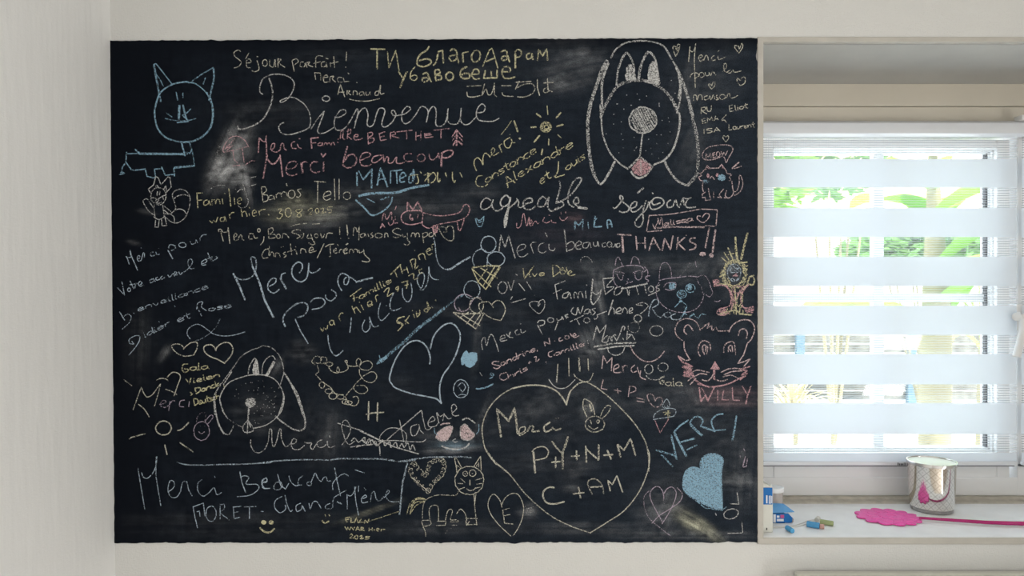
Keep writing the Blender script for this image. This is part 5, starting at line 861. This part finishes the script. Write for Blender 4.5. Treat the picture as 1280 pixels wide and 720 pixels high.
# --- mirrored candle jar
M_mirror = bpy.data.materials.new('mirrored_glass_lozenges'); M_mirror.use_nodes = True
N = M_mirror.node_tree.nodes; L = M_mirror.node_tree.links; b = N['Principled BSDF']
b.inputs['Metallic'].default_value = 1; b.inputs['Roughness'].default_value = .09
tc = N.new('ShaderNodeTexCoord'); sp = N.new('ShaderNodeSeparateXYZ'); L.new(tc.outputs['Object'], sp.inputs[0])
at = N.new('ShaderNodeMath'); at.operation = 'ARCTAN2'; L.new(sp.outputs[1], at.inputs[0]); L.new(sp.outputs[0], at.inputs[1])
ar = N.new('ShaderNodeMath'); ar.operation = 'MULTIPLY'; ar.inputs[1].default_value = .047; L.new(at.outputs[0], ar.inputs[0])
def diag(sgn):
    m1 = N.new('ShaderNodeMath'); m1.operation = 'MULTIPLY'; m1.inputs[1].default_value = sgn; L.new(sp.outputs[2], m1.inputs[0])
    s_ = N.new('ShaderNodeMath'); L.new(ar.outputs[0], s_.inputs[0]); L.new(m1.outputs[0], s_.inputs[1])
    k_ = N.new('ShaderNodeMath'); k_.operation = 'MULTIPLY'; k_.inputs[1].default_value = 2 * math.pi / .0165; L.new(s_.outputs[0], k_.inputs[0])
    c_ = N.new('ShaderNodeMath'); c_.operation = 'COSINE'; L.new(k_.outputs[0], c_.inputs[0]); return c_
d1, d2 = diag(1), diag(-1)
mn = N.new('ShaderNodeMath'); mn.operation = 'MAXIMUM'; L.new(d1.outputs[0], mn.inputs[0]); L.new(d2.outputs[0], mn.inputs[1])
gt = N.new('ShaderNodeMath'); gt.operation = 'GREATER_THAN'; gt.inputs[1].default_value = .965; L.new(mn.outputs[0], gt.inputs[0])
sm = N.new('ShaderNodeMath'); L.new(d1.outputs[0], sm.inputs[0]); L.new(d2.outputs[0], sm.inputs[1])
lt = N.new('ShaderNodeMath'); lt.operation = 'LESS_THAN'; lt.inputs[1].default_value = -1.86; L.new(sm.outputs[0], lt.inputs[0])
ad = N.new('ShaderNodeMath'); ad.operation = 'MAXIMUM'; L.new(gt.outputs[0], ad.inputs[0]); L.new(lt.outputs[0], ad.inputs[1])
cm = N.new('ShaderNodeMix'); cm.data_type = 'RGBA'; L.new(ad.outputs[0], cm.inputs[0])
cm.inputs[6].default_value = (.80, .77, .74, 1); cm.inputs[7].default_value = (.46, .43, .41, 1)
L.new(cm.outputs[2], b.inputs['Base Color'])
M_chrome = mat('polished_metal', (.62, .60, .59), .16, metal=1)
M_wax = mat('cream_wax', (.86, .88, .78), .35, spec=.4)
M_thick = mat('thick_smoky_glass', (.34, .33, .33), .08, metal=.7, spec=.6)
jc = on_sill(1164.5, 637.2)
jar = tag(empty('candle_jar', jc), 'mirrored silver candle jar with lozenge pattern behind the pink swatter', 'candle jar')
bpy.context.view_layer.update()
H = .1105
def jarpart(name, prof, m, n=72, cap=False):
    bm = bmesh.new(); lathe(bm, prof, n, (0, 0, 0), cap)
    o = obj(name, bm, m, None, True); o.parent = jar; return o
jarpart('jar_body', [(.0435, .009), (.0442, .011), (.0466, .05), (.0490, H - .008), (.0492, H - .0072), (.0478, H - .0072), (.046, .06)], M_mirror)
jarpart('jar_foot', [(.0005, 0), (.0415, 0), (.0428, .0012), (.0434, .0035), (.0437, .0092), (.0005, .0092)], M_thick)
jarpart('jar_rim', [(.0487, H - .0075), (.0506, H - .0073), (.0510, H - .001), (.0505, H), (.0487, H), (.0483, H - .0012), (.0483, H - .007)], M_chrome)
jarpart('wax', [(.0484, H - .012), (.0484, H - .0028), (.040, H - .0034), (.0005, H - .0036)], M_wax, cap=True)

# --- standing chalk box (side panel towards us)
M_card = mat('white_carton', lin((216, 216, 208)), .6, vary=.06, varyscale=40)
M_blueprint = mat('blue_print', lin((30, 110, 185)), .5)
M_whiteprint = mat('white_print', (.82, .84, .86), .5)
M_pinkprint = mat('pink_print', lin((205, 95, 150)), .5)
M_black = mat('black_print', (.03, .03, .03), .5)
yb = .026; xb0, xb1 = .5035, P(966.2, 0, yb).x
cb = tag(empty('chalk_box', (xb0, yb, ZS)), 'upright white and blue chalk carton standing at the left end of the sill', 'chalk box')
bpy.context.view_layer.update()
hb = .092
bm = bmesh.new(); box(bm, xb0, xb1, yb, yb + .075, ZS, ZS + hb, .0008, 1); child('carton', bm, M_card, cb)
k_ = (DW + yb) / FPX
def zz(py): return ZC + (360 - py) * k_
bm = bmesh.new(); box(bm, xb0 + .0008, xb1 - .0012, yb - .0004, yb + .002, zz(630.5), zz(609.5)); bp_ = child('blue_panel', bm, M_blueprint, cb)
bm = bmesh.new()
for (u0, u1, v0, v1) in ((957.5, 959.2, 619, 629), (961, 962, 619.5, 629.5), (962.8, 963.6, 619.5, 629.5), (964.2, 965, 620, 629)):
    box(bm, P(u0, 0, yb).x, P(u1, 0, yb).x, yb - .0008, yb + .0015, zz(v1), zz(v0))
child('panel_print', bm, M_whiteprint, bp_)
bm = bmesh.new(); box(bm, P(957.6, 0, yb).x, P(959, 0, yb).x, yb - .0006, yb + .001, zz(662.5), zz(659.8)); child('recycling_mark', bm, M_black, cb)
bm = bmesh.new()
prism(bm, [(xb0 + .001, ZS + hb), (xb0 + .002, ZS + hb + .010), (xb1 - .012, ZS + hb + .006), (xb1 - .008, ZS + hb + .002), (xb1 - .004, ZS + hb + .007), (xb1 - .0015, ZS + hb)], yb, yb + .0012, lambda x, z, y: Vector((x, y, z)))
prism(bm, [(yb + .002, ZS + hb), (yb + .004, ZS + hb + .009), (yb + .06, ZS + hb + .011), (yb + .07, ZS + hb)], xb0 + .001, xb0 + .002, lambda y, z, x: Vector((x, y, z)))
child('torn_flap', bm, M_card, cb)

# --- clear tub with white lid
M_tub = mat('cloudy_plastic', (.85, .80, .76), .25, spec=.5, trans=.55)
M_peach = mat('peach_chalk_powder', lin((235, 190, 165)), .8)
tc_ = on_sill(966.5, 641.5); tc_.y = min(tc_.y, .19)
tub = tag(empty('plastic_tub', tc_), 'cloudy round plastic tub with white lid behind the upright carton', 'tub')
bpy.context.view_layer.update()
def tubpart(name, prof, m, cap=True):
    bm = bmesh.new(); lathe(bm, prof, 40, (0, 0, 0), cap); o = obj(name, bm, m, None, True); o.parent = tub; return o
tubpart('tub_body', [(.0175, 0), (.0185, .001), (.0205, .050), (.0195, .050), (.0175, .002)], M_tub)
tubpart('tub_contents', [(.0165, .003), (.0188, .044)], M_peach)
tubpart('tub_lid', [(.0215, .0495), (.0222, .0500), (.0222, .0580), (.0212, .0590), (.0195, .0592), (.0190, .0580)], M_pvc)

# --- open blue chalk box lying on its side
ob = on_sill(976, 654)
bx = tag(empty('chalk_box', ob), 'opened blue chalk carton lying on its side with its flap sticking out', 'chalk box')
bpy.context.view_layer.update()
yb2 = ob.y; k2 = (DW + yb2) / FPX
X = lambda u: (u - 640) * k2
Z = lambda v: ZC + (360 - v) * k2
bm = bmesh.new()
x0, x1 = X(963), X(981); z1 = Z(641.5)
for (a0, a1, b0, b1, c0, c1) in ((x0, x1, yb2, yb2 + .001, ZS, z1), (x0, x1, yb2 + .055, yb2 + .056, ZS, z1), (x0, x1, yb2, yb2 + .056, ZS, ZS + .001), (x0, x1, yb2, yb2 + .056, z1 - .001, z1), (x0, x0 + .001, yb2, yb2 + .056, ZS, z1)):
    box(bm, a0, a1, b0, b1, c0, c1)
child('carton', bm, M_blueprint, bx)
bm = bmesh.new()     # front end flap, folded out
prism(bm, [(X(981), ZS + .001), (X(981), z1), (X(985.5), Z(642)), (X(992.5), Z(649)), (X(992), Z(652.5)), (X(988), Z(654.3))], yb2, yb2 + .001, lambda x, z, y: Vector((x, y + (x - X(981)) * .15, z)))
ef_ = child('end_flap', bm, M_blueprint, bx)
bm = bmesh.new()     # inside of the flap edge, raw grey board
prism(bm, [(X(990), Z(648)), (X(992.6), Z(649)), (X(992.2), Z(653)), (X(989), Z(655))], yb2 + .0025, yb2 + .004, lambda x, z, y: Vector((x, y, z)))
child('raw_edge', bm, mat('grey_board', (.40, .36, .33), .8), ef_)
M_lightblue = mat('pale_blue_print', lin((95, 160, 215)), .5)
bm = bmesh.new()     # top flap lifted up to the right
q = [(X(963), yb2, z1), (X(980), yb2, z1 + .001), (X(993.5), yb2 + .002, Z(640.6)), (X(986), yb2 + .03, Z(635.2)), (X(965), yb2 + .04, Z(635.8))]
a = [bm.verts.new(p) for p in q]; b_ = [bm.verts.new((p[0], p[1], p[2] + .0008)) for p in q]
bm.faces.new(a[::-1]); bm.faces.new(b_)
for k in range(5): bm.faces.new((a[k], a[(k + 1) % 5], b_[(k + 1) % 5], b_[k]))
tf = child('top_flap', bm, M_lightblue, bx)
bm = bmesh.new()
for (u0, u1, v0, v1) in ((971, 974.2, 644.4, 647), (971, 979.5, 648.6, 651.6)): box(bm, X(u0), X(u1), yb2 - .0006, yb2, Z(v1), Z(v0))
for (u0, u1, v) in ((966.6, 969.6, 643), (966.6, 969.6, 652)): box(bm, X(u0), X(u1), yb2 - .0006, yb2, Z(v + 9) if v < 650 else Z(653), Z(v))
child('carton_print', bm, M_whiteprint, bx)
bm = bmesh.new(); box(bm, X(975.5), X(980), yb2 - .0006, yb2, Z(647.4), Z(643.6)); child('pink_square', bm, M_pinkprint, bx)

# --- chalk sticks
def chalk(p0, p1, r, col, label, grp='loose sticks of chalk on the sill'):
    a, b = on_sill(*p0), on_sill(*p1); a.z += r; b.z += r
    d = (b - a).normalized(); bm = bmesh.new()
    tube(bm, [a, a + d * .0008, b - d * .0008, b], [r * .86, r, r, r * .9], 20)
    m = mat('chalk_stick', col, .95, spec=.05, vary=.08, varyscale=300)
    o = obj('chalk_stick', bm, m, None, True); return tag(o, label, 'chalk', grp)
chalk((1008.6, 658.5), (1024.2, 661.0), .0062, lin((92, 158, 205)), 'thick blue chalk stick, largest piece on the sill')
chalk((1024.6, 660.6), (1030.4, 661.3), .0048, lin((208, 165, 155)), 'short salmon pink chalk stub touching the blue stick')
chalk((1025.0, 655.0), (1041.5, 657.6), .0052, lin((168, 178, 132)), 'green chalk stick lying behind the blue one')
chalk((983.6, 662.4), (990.6, 666.8), .0050, lin((95, 168, 215)), 'small light blue chalk stub nearest the sill edge')
chalk((1020.5, 652.5), (1023.0, 650.0), .0045, (.72, .70, .66), 'white chalk stub behind the thick blue stick')

# --- paper strip: thin white cord curling out of the cartons
bm = bmesh.new()
for dy, rr in ((0, .0011), (3.0, .0009)):
    cpts = [(964, 660), (972, 660 - dy * .3), (985, 659.6 - dy * .3), (996, 658.6 - dy * .6), (1004, 657 - dy), (1010, 654.5 - dy), (1016, 652.5 - dy * .6), (1021, 651)]
    tube(bm, [zoff(on_sill(x, y), .0013) for x, y in cpts], rr, 8)
tag(obj('white_cord', bm, mat('white_cord', (.74, .72, .68), .7), None, True), 'thin white cord trailing from the blue carton to the chalk sticks', 'cord')

# ------------------------------------------------------------------ radiator under the sill
M_rad = mat('cream_radiator_enamel', (.66, .66, .58), .3, spec=.5)
yr0, yr1 = -.085, -.005
zt = P(0, 713, yr1).z
xr0 = P(992, 0, yr1).x; xr1 = xr0 + 1.0
rad = tag(empty('radiator', (xr0, yr0, zt - .6)), 'cream flat panel radiator below the window sill', 'radiator')
bpy.context.view_layer.update()
bm = bmesh.new(); box(bm, xr0, xr1, yr0, yr0 + .018, zt - .6, zt, .006, 3); child('front_panel', bm, M_rad, rad)
bm = bmesh.new(); box(bm, xr0, xr1, yr1 - .018, yr1, zt - .6, zt, .006, 3); child('rear_panel', bm, M_rad, rad)
bm = bmesh.new()
for k in range(60): box(bm, xr0 + .02 + k * .0163, xr0 + .0215 + k * .0163, yr0 + .018, yr1 - .018, zt - .58, zt - .02)
child('convector_fins', bm, M_rad, rad)
bm = bmesh.new(); tube(bm, [(xr0 + .06, -.045, zt - .59), (xr0 + .06, -.045, 0.0)], .009, 12)
child('supply_pipe', bm, M_rad, rad)

# ------------------------------------------------------------------ garden seen through the blind
M_grav = mat('pale_gravel', (.78, .79, .80), .9, vary=.12, varyscale=8)
M_house = mat('pale_render', (.85, .83, .78), .9)
M_roof = mat('sand_roof', (.62, .45, .26), .9, vary=.2, varyscale=5)
bm = bmesh.new(); box(bm, -12, 16, WT, 26, -.12, -.02)
tag(obj('ground', bm, M_grav), 'pale gravel terrace outside the window', 'ground', kind='structure')
def leaf_mat(name, col):
    m = bpy.data.materials.new(name); m.use_nodes = True
    N = m.node_tree.nodes; L = m.node_tree.links; N.clear()
    o = N.new('ShaderNodeOutputMaterial'); d = N.new('ShaderNodeBsdfDiffuse'); t = N.new('ShaderNodeBsdfTranslucent'); x = N.new('ShaderNodeMixShader')
    d.inputs[0].default_value = (*col, 1); t.inputs[0].default_value = (col[0] * 1.1, col[1] * 1.1, col[2] * .8, 1); x.inputs[0].default_value = .4
    L.new(d.outputs[0], x.inputs[1]); L.new(t.outputs[0], x.inputs[2]); L.new(x.outputs[0], o.inputs[0]); return m
M_ban = leaf_mat('banana_leaf', (.24, .44, .09)); M_bush = leaf_mat('bush_leaf', (.16, .30, .12)); M_palm = leaf_mat('palm_leaf', (.30, .36, .16)); M_dry = leaf_mat('dry_grass', (.62, .54, .36))
M_stem = mat('plant_stem', (.30, .26, .16), .8)
def frond(bm, base, az, elev, length, width, droop, nseg=9):
    d = Vector((math.cos(az), math.sin(az), 0)); s = Vector((-math.sin(az), math.cos(az), 0)); prev = None
    for i in range(nseg + 1):
        t = i / nseg
        p = Vector(base) + d * (length * t * math.cos(elev)) + Vector((0, 0, length * (t * math.sin(elev) - droop * t * t)))
        w = width * math.sin(math.pi * (.06 + .93 * t)) ** .7
        cur = (bm.verts.new(p - s * w + Vector((0, 0, w * .35))), bm.verts.new(p), bm.verts.new(p + s * w + Vector((0, 0, w * .35))))
        if prev: bm.faces.new((prev[0], prev[1], cur[1], cur[0])); bm.faces.new((prev[1], prev[2], cur[2], cur[1]))
        prev = cur
def plant(name, x, y, h, n, length, width, droop, m, label, cat, el=(.5, 1.2), grp=None):
    root = tag(empty(name, (x, y, -.02)), label, cat, grp); bpy.context.view_layer.update()
    bm = bmesh.new()
    for k in range(n):
        frond(bm, (x, y, -.02 + h * random.uniform(.55, 1)), random.uniform(0, 6.28), random.uniform(*el), length * random.uniform(.7, 1.1), width * random.uniform(.7, 1.2), droop * random.uniform(.7, 1.4))
    child('foliage', bm, m, root)
    bm = bmesh.new(); tube(bm, [(x, y, -.03), (x + .02, y, h * .6), (x, y, h)], [.06 * h / 1.5, .05 * h / 1.5, .02], 10); child('stem', bm, M_stem, root, True)
def bush(name, x, y, r, h, n, m, label, cat, ls=.06, grp=None, z0=0.0):
    root = tag(empty(name, (x, y, -.02)), label, cat, grp); bpy.context.view_layer.update()
    bm = bmesh.new()
    for k in range(n):
        u = Vector((random.gauss(0, 1), random.gauss(0, 1), random.gauss(0, 1))).normalized() * random.uniform(.65, 1)
        p = Vector((x + u.x * r, y + u.y * r, (h + z0) / 2 + u.z * (h - z0) * .5))
        a = Vector((random.gauss(0, 1), random.gauss(0, 1), random.gauss(0, .6))).normalized(); b = a.cross(Vector((random.random(), random.random(), 1))).normalized()
        l = ls * random.uniform(.6, 1.4)
        bm.faces.new([bm.verts.new(q) for q in (p - a * l, p + b * l * .42, p + a * l, p - b * l * .42)])
    child('foliage', bm, m, root)
    bm = bmesh.new()
    for k in range(5): tube(bm, [(x, y, -.03), (x + random.uniform(-r, r) * .5, y + random.uniform(-r, r) * .5, h * .7)], [.02, .008], 6)
    child('branches', bm, M_stem, root, True)
plant('banana_plant', 2.15, 2.3, 2.15, 10, .8, .14, .30, M_ban, 'yellow-green banana plant with broad leaves beyond the right half of the window', 'plant', (.3, 1.2))
plant('palm', 4.0, 4.8, 1.6, 30, 1.0, .02, .7, M_palm, 'thin-leaved palm beyond the right edge of the window', 'plant', (.2, 1.3))
bush('shrub', 4.5, 6.6, .9, 2.1, 1800, M_bush, 'dark green leafy shrub far behind the banana plant', 'shrub', .09, None, 1.55)
bush('shrub', 1.8, 3.75, .35, 2.7, 700, M_ban, 'light green tall shrub at the upper left of the window', 'shrub', .06, None, 1.95)
bush('shrub', 2.95, 5.3, .5, 3.1, 900, M_bush, 'green tall shrub seen at the top centre of the window', 'shrub', .06, None, 2.25)
for (x, y, l) in ((1.3, 1.5, 'dry pale grass tuft behind the left panes'), (2.2, 4.3, 'dry pale grass tuft behind the glazing bar'), (3.3, 3.3, 'dry pale grass tuft in front of the palm')):
    plant('grass_tuft', x, y, .55, 90, .62, .012, .5, M_dry, l, 'grass', (.8, 1.5))
# pale fence with blue-grey posts
fr = tag(empty('fence', (0, 8, -.02)), 'weathered board fence with blue-grey posts across the garden', 'fence'); bpy.context.view_layer.update()
M_post = mat('blue_grey_post', (.10, .17, .22), .7); M_board = mat('weathered_board', (.185, .175, .15), .8, vary=.5, varyscale=9)
bm = bmesh.new()
for k in range(7): box(bm, 0, 11, 8.0, 8.02, .02 + k * .12, .125 + k * .12)
child('fence_boards', bm, M_board, fr)
for x in (2.2, 3.62, 5.04, 6.46): bm = bmesh.new(); box(bm, x, x + .11, 7.93, 8.0, -.03, .98, .01); child('fence_post', bm, M_post, fr)
# neighbour's house far behind
hs = tag(empty('neighbour_house', (4, 13, -.02)), 'pale house with a sandy roof far behind the garden fence', 'house'); bpy.context.view_layer.update()
bm = bmesh.new(); box(bm, .5, 12, 13, 19, -.03, 2.6); child('house_wall', bm, M_house, hs)
bm = bmesh.new(); prism(bm, [(12.6, 2.5), (16, 4.6), (19.4, 2.5), (19.4, 2.62), (16, 4.75), (12.6, 2.62)], .2, 12.3, lambda y, z, x: Vector((x, y, z))); child('roof', bm, M_roof, hs)
